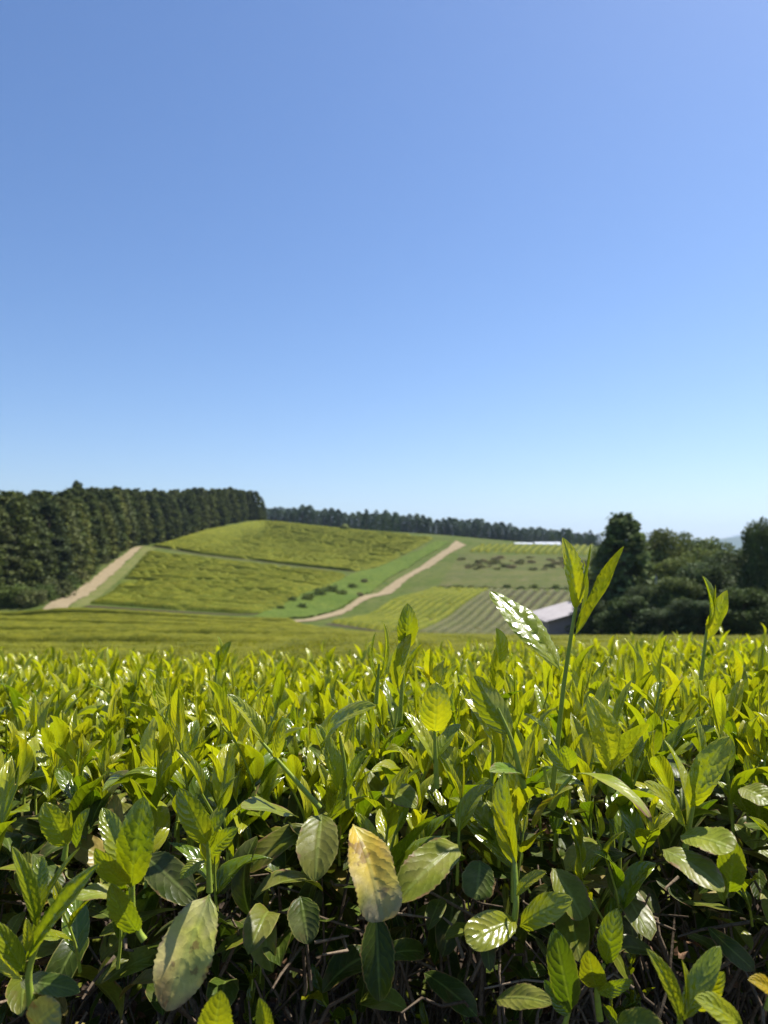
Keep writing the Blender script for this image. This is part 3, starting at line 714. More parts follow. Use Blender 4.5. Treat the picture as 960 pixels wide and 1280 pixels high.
x = np.concatenate([bx_, x]); y = np.concatenate([by_, y]); z = np.concatenate([canopy(bx_, by_), z]); tall = np.concatenate([np.ones(len(bx_), bool), tall])
for i in range(len(x)):
    p = np.array([x[i], y[i], z[i]-.055+r.uniform(-.018, .010)])
    if np.min(np.hypot(*(hxy-p[:2]).T)) < .022: continue
    ux, uy, f = vproj(p+[0, 0, .05])
    if uy[0]+65/max(f[0], .3)*.0 > 1000 and r.uniform() < .35: continue
    near = y[i] < 1.35
    st, lv = (TH[r.randint(len(TH))] if near else TL[r.randint(len(TL))])
    Mx = shoot_xf(r, .20)
    inside = 0 < ux[0] < 960
    if tall[i]: Mx = shoot_xf(r, .14); Mx *= r.uniform(.0130, .0165)/np.linalg.norm(Mx[:, 2])
    if inside and cnt < n_ind and near:
        cnt += 1
        a = Acc(); a.add(st[0]@Mx.T+p, st[1], st[2]); o = a.build('shoot', M['stem'], hedge)
        for (V, F, U, age) in lv:
            c = age_col(r, age); VV = V@Mx.T+p; mesh_np('leaf', VV, F, M['young'], o, U, np.broadcast_to(c, VV.shape))
    else:
        acc_s.add(st[0]@Mx.T+p, st[1], st[2])
        for (V, F, U, age) in lv: acc_l.add(V@Mx.T+p, F, U, age_col(r, age, .12 if y[i] > 1.1 else 0))
tag(acc_l.build('young_shoots', M['young'], hedge), kind='stuff')
tag(acc_s.build('shoot_stems', M['stem'], hedge), kind='stuff')

# ---- mature leaf layer under the shoots ------------------------------------------------
ML = [leaf_geo(10, 4, R(i).uniform(.34, .46), R(i).uniform(.05, .35), R(i).uniform(.1, .8), .008, .02, R(i).uniform(-.5, .5), .10, i, R(i).uniform(.45, .7)) for i in range(12)]
MLo = [leaf_geo(4, 2, .42, .2, .5, 0, 0, 0, 0, i, .6) for i in range(4)]
def mature(r, P3, size, til, acc, lib, dark=0., face=None):
    for p, s, t in zip(P3, size, til):
        az = r.uniform(0, 2*PI)
        d = np.array([math.cos(az)*math.cos(t), math.sin(az)*math.cos(t), math.sin(t)])
        up = np.array([r.normal(0, .35), r.normal(0, .35)-(.0 if face is None else face), 1.])
        V, F, U = lib[r.randint(len(lib))]
        k = r.uniform()
        c = DC*r.uniform(.8, 1.6) if k < .62 else OC*r.uniform(.8, 1.5) if k < .93 else np.array([.30, .24, .06])*r.uniform(.6, 1.1)
        acc.add(V*s@frame(d, up).T+p, F, U, c)
am = Acc(); r = R(77)
m = 8200; mx_, my_ = r.uniform(-1.9, 1.9, m), r.uniform(.52, 2.3, m)
k_ = (my_ > front(mx_)-.01) & ((np.abs(mx_) < .56*my_+.25) | (r.uniform(0, 1, m) < .6)); mx_, my_ = mx_[k_], my_[k_]
mz = canopy(mx_, my_)-r.uniform(.02, .13, len(mx_))
mature(r, np.stack([mx_, my_, mz], 1), r.uniform(.038, .068, len(mx_)), r.normal(.05, .45, len(mx_)), am, ML)
tag(am.build('mature_leaves', M['mature'], hedge), kind='stuff'); am_top = am; am = Acc()
m = 9000; mx_, my_ = r.uniform(-1.9, 1.9, m), r.uniform(.74, 2.35, m)
mature(r, np.stack([mx_, my_, canopy(mx_, my_)-r.uniform(.10, .24, m)], 1), r.uniform(.045, .07, m), r.normal(0, .4, m), am, MLo)
m = 7000; mx_, my_ = r.uniform(-1.9, 1.9, m), r.uniform(.86, 2.35, m)
mz = canopy(mx_, my_)-r.uniform(.13, .80, m)*np.clip((my_-.5)*2.2, .35, 1)
mature(r, np.stack([mx_, my_, mz], 1), r.uniform(.045, .075, m), r.normal(0, .7, m), am, MLo)
tag(am.build('inner_leaves', M['inner'], hedge), kind='stuff'); am = Acc()
m = 170; mx_ = r.uniform(-.75, .75, m); dz = r.uniform(.02, .5, m)**1.1
my_ = front(mx_)+r.uniform(0, .14, m)-.05*np.clip(dz-.1, 0, .3)
mz = canopy0(mx_, my_)-.08-dz
mature(r, np.stack([mx_, my_, mz], 1), r.uniform(.022, .052, m), r.normal(-.1, .6, m), am, ML, face=.8)
tag(am.build('side_leaves', M['mature'], hedge), kind='stuff')
# side sprouts low on the dark face
ay, asx = Acc(), Acc(); r = R(55)
for i in range(90):
    xx = r.uniform(-.55, .55); dz = r.uniform(.05, .36); yy = float(front(xx))+r.uniform(-.02, .14)
    p = np.array([xx, yy, float(canopy0(xx, yy))-.08-dz]); st, lv = TH[r.randint(len(TH))]
    Mx = shoot_xf(r, .5)*r.uniform(.4, .7)
    asx.add(st[0]@Mx.T+p, st[1], st[2])
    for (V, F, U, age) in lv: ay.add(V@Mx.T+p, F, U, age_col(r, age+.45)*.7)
for i in range(420):   # shoots leaning out of the upper front face
    xx = r.uniform(-.62, .62); dz = r.uniform(.0, .19)*(1 if abs(xx) > .12 else .5); yy = float(front(xx))+r.uniform(-.03, .05)
    if abs(xx-.03) < .09 and r.uniform() < .6: continue
    if dz > .06 and r.uniform() < .55: continue
    p = np.array([xx, yy, float(canopy(xx, yy))-.05-dz]); st, lv = TH[r.randint(len(TH))]
    if vproj(p)[1][0] > (1085+25*math.sin(xx*22)+(110 if r.uniform() < .35 else 0) if abs(xx) > .12 else 1030): continue
    t = r.uniform(.05, .45); K = np.array([[1, 0, 0], [0, math.cos(t), -math.sin(t)], [0, math.sin(t), math.cos(t)]])
    Mx = K@shoot_xf(r, .25)*r.uniform(.75, 1.0)
    asx.add(st[0]@Mx.T+p, st[1], st[2])
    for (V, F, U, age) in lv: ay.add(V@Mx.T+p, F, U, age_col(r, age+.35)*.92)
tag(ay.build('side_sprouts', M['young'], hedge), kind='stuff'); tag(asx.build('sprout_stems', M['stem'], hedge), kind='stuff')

# ---- twigs, branches -------------------------------------------------------------------
at = Acc(); r = R(91)
def grow(p, d, ln, rad, lev):
    n = 6; pts = [p]; dd = d.copy()
    for i in range(n):
        dd = dd+r.normal(0, .22, 3)+np.array([0, 0, .05]); dd /= np.linalg.norm(dd); pts.append(pts[-1]+dd*ln/n)
    pts = np.array(pts); top = canopy(pts[:, 0], pts[:, 1])-.07-.05*r.uniform(); pts[:, 2] = np.minimum(pts[:, 2], top)
    v, f, U = tube(pts, np.linspace(rad, rad*.55, n+1), 6 if rad > .004 else 4); at.add(v, f, U, .5*r.uniform(.6, 1.3))
    if lev > 0:
        for _ in range(r.randint(3, 6)):
            i = r.randint(2, n+1); e = dd+r.normal(0, .65, 3)+np.array([0, 0, .25]); e /= np.linalg.norm(e)
            grow(pts[i], e, ln*r.uniform(.45, .75), rad*.5, lev-1)
for i in range(120):
    xx = r.uniform(-1.3, 1.3); yy = r.uniform(.60, 1.9)**1.0
    if i < 55: xx = r.uniform(-.6, .6); yy = r.uniform(.57, .95)
    p = np.array([xx, yy, float(H(xx, yy))-.02])
    grow(p, np.array([r.normal(0, .25), r.normal(0, .25), 1.]), r.uniform(.40, .62), r.uniform(.005, .011), 2 if yy < 1.2 else 1)
for i in range(1100):   # fine twigs of the clipped zone
    xx = r.uniform(-.75, .75); yy = float(front(xx))+r.uniform(.02, .40); zz = float(canopy0(xx, yy))-r.uniform(.06, .50)
    e = r.normal(0, .35, 3)+[0, -.05, .9]; e /= np.linalg.norm(e); s = r.uniform(.05, .16)
    pts = np.array([[xx, yy, zz], np.array([xx, yy, zz])+e*s*.5+r.normal(0, .006, 3), np.array([xx, yy, zz])+e*s])
    pts[:, 2] = np.minimum(pts[:, 2], canopy(pts[:, 0], pts[:, 1])-.085)
    v, f, U = tube(pts+r.normal(0, .0015, pts.shape), [.0018, .0014, .0009], 4); at.add(v, f, U, .5*r.uniform(.6, 1.5))
at.build('branches', M['twig'], hedge)
# dead leaves caught among the twigs
ad = Acc(); r = R(66)
for i in range(800):
    xx = r.uniform(-.8, .8); yy = float(front(xx))+r.uniform(.0, .40); zz = float(canopy0(xx, yy))-.10-r.uniform(.0, .5)
    d = r.normal(0, 1, 3); V, F, U = leaf_geo(6, 4, .4, r.uniform(.2, 1.2), r.uniform(-1.2, 1.2), 0, 0, r.uniform(-1, 1), .3, i)
    ad.add(V*r.uniform(.010, .028)@frame(d, r.normal(0, 1, 3)).T+[xx, yy, zz], F, U)
tag(ad.build('dead_leaves', M['dead'], hedge), kind='stuff')
lit = Acc(); r = R(67)
for i in range(2600):
    xx, yy = r.uniform(-1.8, 1.8), r.uniform(.3, 2.4); V, F, U = leaf_geo(3, 2, .42, r.uniform(0, .5), r.uniform(-.8, .8), 0, 0, 0, .2, i)
    a = r.uniform(0, 2*PI); lit.add(V*r.uniform(.03, .06)@frame(np.array([math.cos(a), math.sin(a), r.normal(0, .2)]), np.array([r.normal(0, .3), r.normal(0, .3), 1])).T+[xx, yy, float(canopy0(xx, yy))-.845+r.uniform(0, .012)], F, U)
tag(lit.build('fallen_leaves', M['dead']), 'dry brown fallen leaves on the soil under the front hedge', 'fallen leaves', None, 'stuff')
sl = np.stack(np.meshgrid(np.linspace(-6, 6, 60), np.linspace(-2, 3.4, 50)), -1)
tag(mesh_np('soil', np.concatenate([sl, (H(sl[..., 0], sl[..., 1])+.006)[..., None]], -1).reshape(-1, 3), grid_faces(50, 60), M['soil']), kind='structure')

mi = __import__('mathutils').Matrix.Translation(-Vector(hedge.location))
for o in hedge.children: o.matrix_parent_inverse = mi

# ------------------------------------------------------------------ trees
def rand_quads(r, pos, size, col, flat=0., asp=.6):
    n = len(pos); a = r.normal(0, 1, (n, 3)); a[:, 2] *= (1-flat); a /= np.linalg.norm(a, axis=1)[:, None]
    b = np.cross(a, r.normal(0, 1, (n, 3))); b /= np.linalg.norm(b, axis=1)[:, None]
    a = a*size[:, None]; b = b*(size*asp)[:, None]
    V = np.stack([pos-a-b*.4, pos+b, pos+a-b*.4, pos-b*.9], 1).reshape(-1, 3)
    return V, np.arange(4*n).reshape(-1, 4), None, np.repeat(col, 4, axis=0)
def conifer_mesh(seed, h=14, rad=2.4, n=2600, base=(.030, .062, .018), shape=.75, low=.06):
    r = R(seed)
    nb = 130; br = []
    for i in range(nb):     # branch sprays: clumps along short drooping limbs
        t = (i+r.uniform())/nb; z = h*(low+(1-low)*t); az = r.uniform(0, 2*PI)
        R0 = rad*((1-t**1.6)**(shape+.2))*(.6+.4*min(1, t*3+.3))*r.uniform(.75, 1.12)+.12
        br.append((z, az, R0))
    per = n//nb; pos = []; cc = []
    for z, az, R0 in br:
        s = r.uniform(.35, 1, per)**.6; rr = R0*s
        w = r.normal(0, .28+.10*R0, per); zz = z-.18*rr**1.3+r.normal(0, .16, per)
        pos.append(np.stack([rr*math.cos(az)-w*math.sin(az), rr*math.sin(az)+w*math.cos(az), zz], 1)); cc.append(np.full(per, r.uniform(.65, 1.5)))
    pos = np.concatenate(pos); cc = np.concatenate(cc); cc = cc*r.uniform(.7, 1.35, len(cc))
    col = np.array(base)[None]*cc[:, None]
    a = Acc(); a.add(*rand_quads(r, pos, r.uniform(.16, .40, len(pos)), col, .3)); return a
def broad_mesh(seed, h=11, rad=3.2, n=9000, base=(.045, .085, .02), lobes=16, low=.12, sz=(.09, .22), top=.95):
    r = R(seed); cl = []
    for i in range(lobes*4):
        t = r.uniform(low, top); az = r.uniform(0, 2*PI)
        pr = math.sin(PI*min(1, max(0, (t-low*.4)/(1.05-low*.4)))**.8)**.6
        rr = rad*pr*r.uniform(.35, .95); cl.append((rr*math.cos(az), rr*math.sin(az), h*t, rad*r.uniform(.22, .42), r.uniform(.7, 1.35)))
    per = n//len(cl); pos = []; cc = []
    for cx, cy, cz, cr, cv in cl:
        d = r.normal(0, 1, (per, 3)); d /= np.linalg.norm(d, axis=1)[:, None]; d *= (r.uniform(.25, 1, per)**.5)[:, None]*cr; d[:, 2] *= .95
        pos.append(d+[cx, cy, cz]); cc.append(np.full(per, cv))
    pos = np.concatenate(pos); cc = np.concatenate(cc)*r.uniform(.7, 1.35, per*len(cl))
    a = Acc(); a.add(*rand_quads(r, pos, r.uniform(sz[0], sz[1], len(pos)), np.array(base)[None]*cc[:, None], .1)); return a
def trunk_acc(seed, h, r0, limbs=6, lo=.25):
    r = R(seed); z = np.linspace(0, 1, 9)
    pts = np.stack([np.cumsum(r.normal(0, .02*h/9, 9)), np.cumsum(r.normal(0, .02*h/9, 9)), h*z-.3], 1)
    a = Acc(); v, f, U = tube(pts, r0*(1-.9*z)+.02, 8); a.add(v, f, U)
    for i in range(limbs):
        j = r.randint(int(9*lo), 8); az = r.uniform(0, 2*PI); ln = h*.22*(1-j/11)
        e = np.array([math.cos(az), math.sin(az), .7]); q = np.array([pts[j], pts[j]+e*ln*.5, pts[j]+e*ln+[0, 0, .2*ln]])
        v, f, U = tube(q, [r0*.4, r0*.28, r0*.1], 5); a.add(v, f, U)
    return a
_protos = {}
def proto(kind, i):
    if (kind, i) in _protos: return _protos[(kind, i)]
    s = 1000+i*13+{'con': 0, 'far': 300, 'bro': 600, 'ced': 900, 'shr': 1200}[kind]
    if kind == 'con': c = conifer_mesh(s, 14, 3.3, 5200, ((.080, .096, .026), (.064, .080, .022), (.094, .108, .026), (.070, .084, .028), (.084, .100, .024))[i], (.35, .5, .28, .42, .32)[i]); t = trunk_acc(s, 13, .20, 4)
    elif kind == 'far': c = conifer_mesh(s, 12, 3.0, 1300, ((.045, .075, .028), (.038, .065, .026), (.055, .085, .03))[i], .38, .0); t = trunk_acc(s, 11, .18, 2)
    elif kind == 'bro': c = broad_mesh(s, 10, 3.1, 15000, ((.085, .112, .032), (.100, .128, .032), (.13, .145, .036), (.068, .092, .034))[i], 20, .02); t = trunk_acc(s, 8.5, .22, 8)
    elif kind == 'ced': c = conifer_mesh(s, 12, 3.3, 12000, (.085, .118, .040), .40, .02); t = trunk_acc(s, 11, .24, 6)
    else: c = broad_mesh(s, 1.4, 1.2, 1500, ((.095, .125, .030), (.14, .145, .05), (.20, .17, .085))[i], 7, .05, (.05, .13), .9); t = trunk_acc(s, 1.1, .05, 4)
    cm = c.build('crown', M['foliage']).data; tm = t.build('trunk', M['bark']).data
    for o in list(COL.objects):
        if o.data in (cm, tm): bpy.data.objects.remove(o)
    _protos[(kind, i)] = (cm, tm); return cm, tm
def tree(name, kind, i, x, y, s, label, cat, group, sxy=1., rz=None, dz=0.):
    e = empty(name, (x, y, float(H(x, y))-.15+dz), label, cat, group, random.uniform(0, 6.28) if rz is None else rz, 1)
    e.scale = (s*sxy, s*sxy, s)
    cm, tm = proto(kind, i)
    for nm, me in (('crown', cm), ('trunk', tm)):
        o = bpy.data.objects.new(nm, me); COL.objects.link(o); o.parent = e
    return e
# left wood: planted conifers along and behind its straight edge
edge = np.array([G(0, 752, dhint=110), G(60, 744, dhint=121), G(108, 714, dhint=152), G(165, 684, dhint=192), G(250, 664, dhint=250), G(326, 650, dhint=312)])
edge = np.concatenate([[edge[0]+(edge[0]-edge[1])*1.6], edge])
el = np.concatenate([[0], np.cumsum(np.linalg.norm(np.diff(edge, axis=0), axis=1))])
r = R(5); cnt = 0
seen_k = 0
for layer in range(3):
    s = 0.
    while s < el[-1]:
        px_, py_ = np.interp(s, el, edge[:, 0]), np.interp(s, el, edge[:, 1])
        x = px_-2.0-layer*3.4+r.uniform(-1, 1); y = py_+r.uniform(-.8, .8)+layer*1.6
        far = s/el[-1]
        sc = (1.16-.27*far)*r.uniform(.95, 1.05)
        if layer == 0:
            sc *= r.uniform(.86, 1.0); seen_k += 1
            tree('conifer', 'con', r.randint(5), x, y, sc, f'dark conifer in the open edge of the left wood, {ordw(seen_k-1)} counted from its near end', 'conifer', 'conifers of the left wood', 1.22)
        else:
            tree('conifer', 'con', r.randint(5), x, y, sc*1.02, 'dark conifer standing inside the dense wood on the left hillside', 'conifer', 'conifers inside the left wood', 1.3)
        cnt += 1
        s += (3.3 if layer == 0 else 4.0)+far*.7+r.uniform(0, .6)
q = G(107, 700, dhint=170); tx = (106.5-480)/FPX*168
tree('conifer', 'con', 1, tx-2, 168, 1.24, 'single tall conifer whose tip sticks up above the left wood', 'conifer', 'conifers of the left wood')
for px_, d_, s_ in ((322, 304, .86), (328, 308, .72), (331, 312, .55)):
    tree('conifer', 'con', 2, (px_-480)/FPX*d_-1, d_, s_, 'round-topped conifer closing the uphill end of the left wood' if s_ > .8 else 'smaller conifer past the uphill end of the left wood' if s_ > .6 else 'smallest conifer at the very uphill end of the left wood', 'conifer', 'conifers of the left wood', 1.1)
# far wooded ridge
for layer in range(3):
    x0 = -72.
    while x0 < 128:
        d = 432+layer*10+r.uniform(-3, 3); px_ = 480+x0/d*FPX
        sc = (r.uniform(.88, 1.05)+.08*math.sin(x0*.13+layer)+.06*math.sin(x0*.37))*(.84 if px_ < 640 else .78)
        tree('conifer', 'far', r.randint(3), x0, d, sc, 'small dark conifer in the mass of the wooded ridge behind the hill', 'conifer', 'conifers of the far ridge', 1.75)
        cnt += 1; x0 += r.uniform(3.4, 4.8)
for k_, (px_, d, s) in enumerate(((458, 330, .98), (470, 335, 1.05), (482, 332, 1.08), (494, 336, 1.0), (700, 300, .62), (712, 300, .72), (724, 302, .60), (738, 300, .74), (690, 304, .60))):
    x = (px_-480)/FPX*d; b = 690 if px_ > 680 else 668
    zt = P(px_, b, d)[2]
    tree('conifer', 'far', k_ % 3, x, d, s, (f'dark pointed conifer right above the hill crest, {ordw(k_)} from the left' if k_ < 4 else f'dark conifer beside the greenhouses, {ordw(k_-4)} of that line'), 'conifer', 'conifers along the far field edge', 1.0, None, zt-float(H(x, d)) if False else 0)
# right hand mixed trees
def at_px(px_, d): return (px_-480)/FPX*d
SP = [
 (822, 58, 763, 'bro', 3, 3.4, 'low dark bush hiding the foot of the pale post'), # px, d, top py, kind, i, width m, label
 (779, 74, 646, 'ced', 0, 6.2, 'tall dark evergreen with a rounded pointed crown, highest of the trees on the right'),
 (745, 82, 716, 'bro', 0, 4.6, 'dark leafy tree beside the shed wall'),
 (758, 100, 684, 'bro', 2, 4.4, 'light green tree in front of the far ridge, left of the tall evergreen'),
 (805, 80, 700, 'bro', 1, 4.4, 'mid green tree right of the tall evergreen, behind the pale post'),
 (812, 66, 735, 'bro', 3, 4.0, 'low dark tree at the foot of the pale post'),
 (829, 92, 668, 'bro', 2, 6.0, 'pale green round tree on the skyline right of the tall evergreen'),
 (850, 76, 694, 'bro', 1, 5.0, 'mid green tree in the middle of the right-hand trees'),
 (868, 96, 669, 'bro', 1, 6.6, 'broad olive tree on the skyline below the blue hills'),
 (845, 62, 725, 'bro', 0, 4.4, 'dark bushy tree behind the second tallest tea shoot, to its left'),
 (897, 84, 682, 'bro', 1, 5.6, 'broad green tree under the far blue mountains'),
 (885, 64, 706, 'bro', 3, 5.0, 'dark tree directly behind the right-hand tea shoot'),
 (920, 66, 690, 'bro', 3, 5.2, 'very dark tree left of the tall one at the picture edge'),
 (950, 58, 656, 'bro', 3, 2.6, 'tall dark tree at the right picture edge with a ragged top'),
 (985, 62, 664, 'bro', 0, 3.6, 'tall dark tree cut by the right picture edge'),
 (925, 54, 738, 'bro', 0, 4.0, 'low dark bushy tree near the right picture edge'),
 (785, 62, 748, 'bro', 0, 3.8, 'low dark bushy tree beneath the tall evergreen'),
 (738, 70, 752, 'bro', 3, 3.2, 'dark shrub-like tree hiding the right end of the shed'),
 (960, 90, 690, 'bro', 1, 6, 'green tree behind the dark trees at the picture edge'),
 (1010, 60, 670, 'bro', 3, 6, 'dark tree just outside the right of the group'),
 (870, 56, 752, 'bro', 3, 4.0, 'low dark bush filling the base below the right-hand tea shoot'),
]
for px_, d, ty, kd, i, wm, lab in SP:
    x = at_px(px_, d); z0 = float(H(x, d))-.15; zt = P(px_, ty, d)[2]; h = zt-z0
    hh, w0 = (12, 6.2) if kd == 'ced' else (10*.97, 6.0)
    s = h/hh; tree('evergreen_tree' if kd == 'ced' else 'leafy_tree', kd, i, x, d, s, lab, 'tree', 'mixed trees on the right', (wm*1.22/w0)/s)
# shrubs: on the green bank, at the wood's foot and on the terrace
bs = [(365, 752, 0, .9), (385, 750, 0, 1.2), (400, 744, 0, 1.3), (415, 741, 0, 1.4), (428, 744, 0, 1.0), (440, 735, 0, 1.0), (455, 728, 2, .8), (378, 760, 0, .8), (450, 745, 2, .7), (350, 762, 0, .7)]
for k_, (px_, py_, i, s) in enumerate(bs):
    g = G(px_, py_, dhint=130); tree('shrub', 'shr', i, g[0], g[1], s*.8, f'green shrub on the grassy bank beside the central track, {ordw(k_)} up the slope', 'shrub', 'shrubs on the bank', 1.15)
bs = [(40, 757, 1, 1.2), (52, 752, 0, 1.3), (22, 757, 0, 1.5), (68, 748, 1, 1.5), (82, 738, 0, 1.4), (95, 730, 1, 1.4), (112, 718, 0, 1.1), (8, 757, 0, 1.5), (128, 704, 1, 1.0), (200, 678, 1, .9), (232, 671, 1, .9), (240, 668, 1, 1.1)]
for k_, (px_, py_, i, s) in enumerate(bs):
    g = G(px_, py_, dhint=np.interp(px_, [0, 60, 110, 165, 250], [108, 121, 150, 188, 248])); tree('shrub', 'shr', i, g[0], g[1], s*1.4, f'shrub between the left wood and the dirt track, {ordw(k_)} of the line', 'shrub', 'shrubs at the wood edge', 1.1)
r = R(17)
for k_ in range(50):
    px_ = r.uniform(575, 735); py_ = r.uniform(697, 713); g = G(px_, py_, dhint=200)
    tree('shrub', 'shr', 1+r.randint(2), g[0], g[1], r.uniform(.35, .8), 'small olive-brown scrub bush on the dry terrace above the row plot', 'shrub', 'scrub on the dry terrace', 1.5)
for k_ in range(12):
    px_ = 560+k_*15+r.uniform(-3, 3); g = G(px_, r.uniform(734, 738), dhint=148)
    tree('shrub', 'shr', r.randint(2), g[0], g[1], r.uniform(.35, .6), 'low bush on the green strip at the head of the row plot', 'shrub', 'bushes at the head of the row plot', 1.4)

# ------------------------------------------------------------------ buildings
def shed():
    d = 73.0; xl = at_px(684, d); xr = xl+8.4
    zb = float(H(xl+2, d))-.3; ze = P(676, 775, d)[2]; zr = P(712, 758, d+3.0)[2]+.05
    e = empty('shed', (xl+4, d+2.5, zb), 'low shed with a pale pinkish metal roof and a dark wall, half hidden by trees', 'shed')
    a = Acc()
    y1 = d+5.2; xm = (xl+xr)/2
    zpk = zr
    V = [[xl, d, zb], [xr, d, zb], [xr, d, ze], [xm, d, zpk-.12], [xl, d, ze], [xl, y1+4, zb], [xr, y1+4, zb], [xr, y1+4, ze], [xm, y1+4, zpk-.12], [xl, y1+4, ze]]
    me = bpy.data.meshes.new('wall'); me.from_pydata(V, [], [[0, 1, 2, 3, 4], [9, 8, 7, 6, 5], [0, 4, 9, 5], [1, 6, 7, 2]]); me.materials.append(M['shedwall'])
    o = bpy.data.objects.new('wall', me); COL.objects.link(o); o.parent = e
    rf = Acc(); ov = .35
    for sx, xe in ((-1, xl-ov), (1, xr+ov)):
        n = 46; t = np.linspace(d-ov, y1+4+ov, n); rib = .035*(np.arange(n) % 2)
        A_ = np.stack([np.full(n, xe), t, np.full(n, ze-.14)+rib], 1); B_ = np.stack([np.full(n, xm), t, np.full(n, zpk)+rib], 1)
        V = np.concatenate([A_, B_, A_-[0, 0, .07], B_-[0, 0, .07]]); i = np.arange(n-1)
        F = np.concatenate([np.stack([i, i+1, n+i+1, n+i], 1), np.stack([2*n+i, 3*n+i, 3*n+i+1, 2*n+i+1], 1),
                            np.stack([i, 2*n+i, 2*n+i+1, i+1], 1), [[0, n, 3*n, 2*n], [n-1, 3*n-1, 4*n-1, 2*n-1]]])
        rf.add(V, F)
    rf.build('roof', M['paint'], e, False)
    dr = Acc(); v, f = box(xm-1.1, xm+1.1, d-.05, d-.005, zb, zb+2.4); dr.add(v, f); dr.build('door', M['dark'], e, False)
    for o in e.children: o.matrix_parent_inverse = __import__('mathutils').Matrix.Translation(-Vector(e.location))
shed()
def greenhouse(px0, px1, py, d, w, h, lab):
    x0, x1 = at_px(px0, d), at_px(px1, d); xm = (x0+x1)/2
    zb = float(H(xm, d)); ztop = P((px0+px1)/2, py, d)[2]; zb = min(zb, ztop-1.8); h = ztop-zb
    e = empty('greenhouse', (xm, d, zb), lab, 'greenhouse', 'white greenhouses above the short rows')
    n = 13; th = np.linspace(0, PI, n); m = max(6, int((x1-x0)/1.5)); xx = np.linspace(x0-xm, x1-xm, m)
    yy = -w/2*np.cos(th); zz = h*np.sin(th)**.8
    V = np.stack(np.broadcast_arrays(xx[:, None], yy[None], zz[None]), -1).reshape(-1, 3)
    a = Acc(); a.add(V, grid_faces(m, n)); a.build('film_cover', M['film'], e)
    for s in (0, m-1):
        me = bpy.data.meshes.new('gable'); me.from_pydata([[xx[s], b, c] for b, c in zip(yy, zz)], [], [list(range(n))]); me.materials.append(M['film'])
        o = bpy.data.objects.new('gable', me); COL.objects.link(o); o.parent = e
    hp = Acc()
    for q_ in xx[::2]:
        v, f, U = tube(np.stack([np.full(n, q_), yy*1.01, zz*1.02], 1), .04, 4); hp.add(v, f)
    hp.build('hoop_frame', M['post'], e)
greenhouse(585, 628, 679.5, 246, 5, 2.4, 'leftmost low greenhouse above the short bright rows, partly hidden by the crop')
greenhouse(642, 665, 678.2, 248, 6, 2.6, 'middle white film greenhouse above the short bright rows')
greenhouse(667, 699, 677.5, 250, 6, 2.8, 'right and longest white film greenhouse, just left of the tall shoot')
# pale post
d = 63.5; x = at_px(819, d); z0 = float(H(x, d)); zt = P(819, 719, d)[2]
a = Acc(); v, f, U = tube([[x, d, z0-.2], [x, d, zt-.9], [x, d, zt]], [.065, .06, .055], 10); a.add(v, f)
a_ = a.build('post', M['post']); v, f = box(x-.08, x+.08, d-.08, d+.08, zt, zt+.05); c_ = Acc(); c_.add(v, f); c_.build('cap', M['dark'], a_, False)
tag(a_, 'slim pale grey post standing in front of the dark trees on the right', 'post')
# light rock or shrub on the crest
g = G(431, 663, dhint=285); r = R(3)
n, m = 10, 14; th, ph = np.meshgrid(np.linspace(0, PI, n), np.linspace(0, 2*PI, m, endpoint=False), indexing='ij')
rr = 1.3*(1+.18*sines(th*3, ph*2, 1.3, 4)); V = np.stack([rr*np.sin(th)*np.cos(ph)*1.4, rr*np.sin(th)*np.sin(ph), rr*np.cos(th)*1.5], -1).reshape(-1, 3)+[g[0], g[1], float(H(*g))+.3]
tag(mesh_np('boulder', V, grid_faces(n, m, True), M['verge']), 'small pale grassy mound standing up on the crest of the hill', 'mound')

# ------------------------------------------------------------------ far blue mountains
def mountain(name, pts, d, depth, lab):
    px = np.array([p[0] for p in pts], float); py = np.array([p[1] for p in pts], float)
    n = 160; m = 24; u = np.linspace(px[0], px[-1], n); top = np.interp(u, px, py); top += 1.2*sines(u, u*0, .12, 5)+.6*sines(u, u*0, .4, 6)
    zz = EYE+(690.0-top)/FPX*d; xx = (u-480)/FPX*d
    t = np.linspace(-1, 1, m); prof = (1-np.abs(t)**1.4)
    Z_ = -30+(zz[:, None]+30)*prof[None]+depth*.02*sines(xx[:, None]+0*t, d+t[None]*depth, .004, 9)*(1-np.abs(t))*(np.abs(t) > .02)
    V = np.stack(np.broadcast_arrays(xx[:, None], d+t[None]*depth, Z_), -1).reshape(-1, 3)
    tag(mesh_np(name, V, grid_faces(n, m), M['hillfar']), kind='structure')
mountain('hills', [(560, 692), (700, 684), (760, 680), (820, 671), (850, 674), (880, 676), (905, 673), (930, 671), (960, 673), (1040, 672), (1150, 676), (1300, 690)], 5200, 900, '')
mountain('mountains', [(700, 692), (860, 684), (900, 674), (935, 668), (955, 666), (975, 668), (1020, 670), (1080, 672), (1200, 690)], 10500, 1600, '')

# ------------------------------------------------------------------ air
HAZE = True
if HAZE:
    v, f = box(-9000, 9000, -300, 12500, -60, 460)
    me = bpy.data.meshes.new('haze'); me.from_pydata(v.tolist(), [], f); hz = bpy.data.objects.new('haze', me); COL.objects.link(hz)
    m, nt, out = newmat('haze_air'); pv = nt.nodes.new('ShaderNodeVolumePrincipled')
    pv.inputs['Color'].default_value = (.62, .78, 1, 1); pv.inputs['Density'].default_value = .0001; pv.inputs['Anisotropy'].default_value = .3
    nt.links.new(pv.outputs[0], out.inputs['Volume']); me.materials.append(m); hz['kind'] = 'stuff'

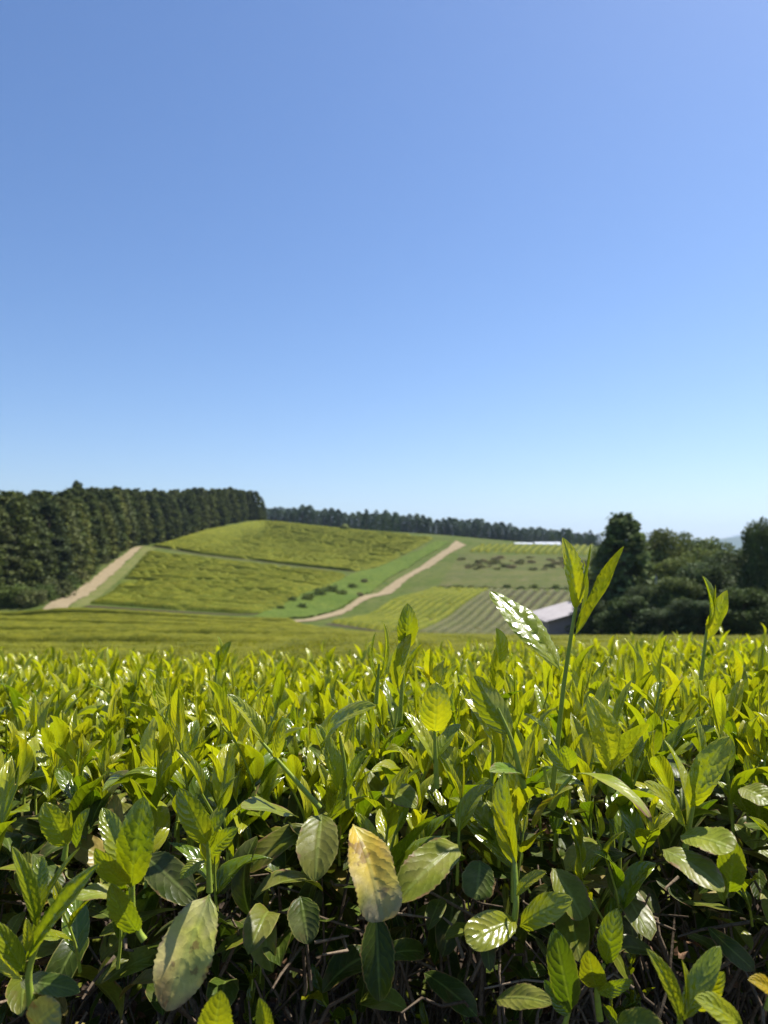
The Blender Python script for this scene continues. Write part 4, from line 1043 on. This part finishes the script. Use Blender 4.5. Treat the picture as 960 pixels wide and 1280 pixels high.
# ------------------------------------------------------------------ light, camera
SEL, SAZ = math.radians(58), math.radians(55)
w = bpy.data.worlds.new('World'); scene.world = w; w.use_nodes = True; nt = w.node_tree; nt.nodes.clear()
sky = nt.nodes.new('ShaderNodeTexSky'); sky.sky_type = 'NISHITA'; sky.sun_disc = False; sky.sun_elevation = SEL; sky.sun_rotation = SAZ
sky.air_density = 1.0; sky.dust_density = .7; sky.ozone_density = 4; sky.altitude = 300
bg = nt.nodes.new('ShaderNodeBackground'); bg.inputs[1].default_value = .088
ow = nt.nodes.new('ShaderNodeOutputWorld'); hs = nt.nodes.new('ShaderNodeHueSaturation'); hs.inputs['Saturation'].default_value = 1.16; hs.inputs['Hue'].default_value = .506; nt.links.new(sky.outputs[0], hs.inputs['Color']); nt.links.new(hs.outputs[0], bg.inputs[0]); nt.links.new(bg.outputs[0], ow.inputs[0])
sl = bpy.data.lights.new('sun', 'SUN'); sl.energy = 5.0; sl.angle = math.radians(.53); sl.color = (1, .96, .89)
so = bpy.data.objects.new('sun', sl); COL.objects.link(so)
dv = Vector((math.sin(SAZ)*math.cos(SEL), math.cos(SAZ)*math.cos(SEL), math.sin(SEL))); so.rotation_euler = dv.to_track_quat('Z', 'Y').to_euler(); so.location = (0, 0, 60)
cd = bpy.data.cameras.new('camera'); cam = bpy.data.objects.new('camera', cd); COL.objects.link(cam); scene.camera = cam
cam.location = (0, 0, EYE); cam.rotation_euler = (PI/2+PITCH, 0, 0)
cd.sensor_fit = 'VERTICAL'; cd.sensor_height = 36; cd.lens = 36*FPX/1280; cd.clip_start = .02; cd.clip_end = 40000
cd.dof.use_dof = True; cd.dof.focus_distance = .60; cd.dof.aperture_fstop = (cd.lens/1000)/.0024
scene.view_settings.view_transform = 'Standard'; scene.view_settings.look = 'None'; scene.view_settings.exposure = .80; scene.view_settings.gamma = 1
scene.cycles.use_denoising = True
scene.cycles.max_bounces = 8; scene.cycles.transparent_max_bounces = 8; scene.cycles.volume_bounces = 0
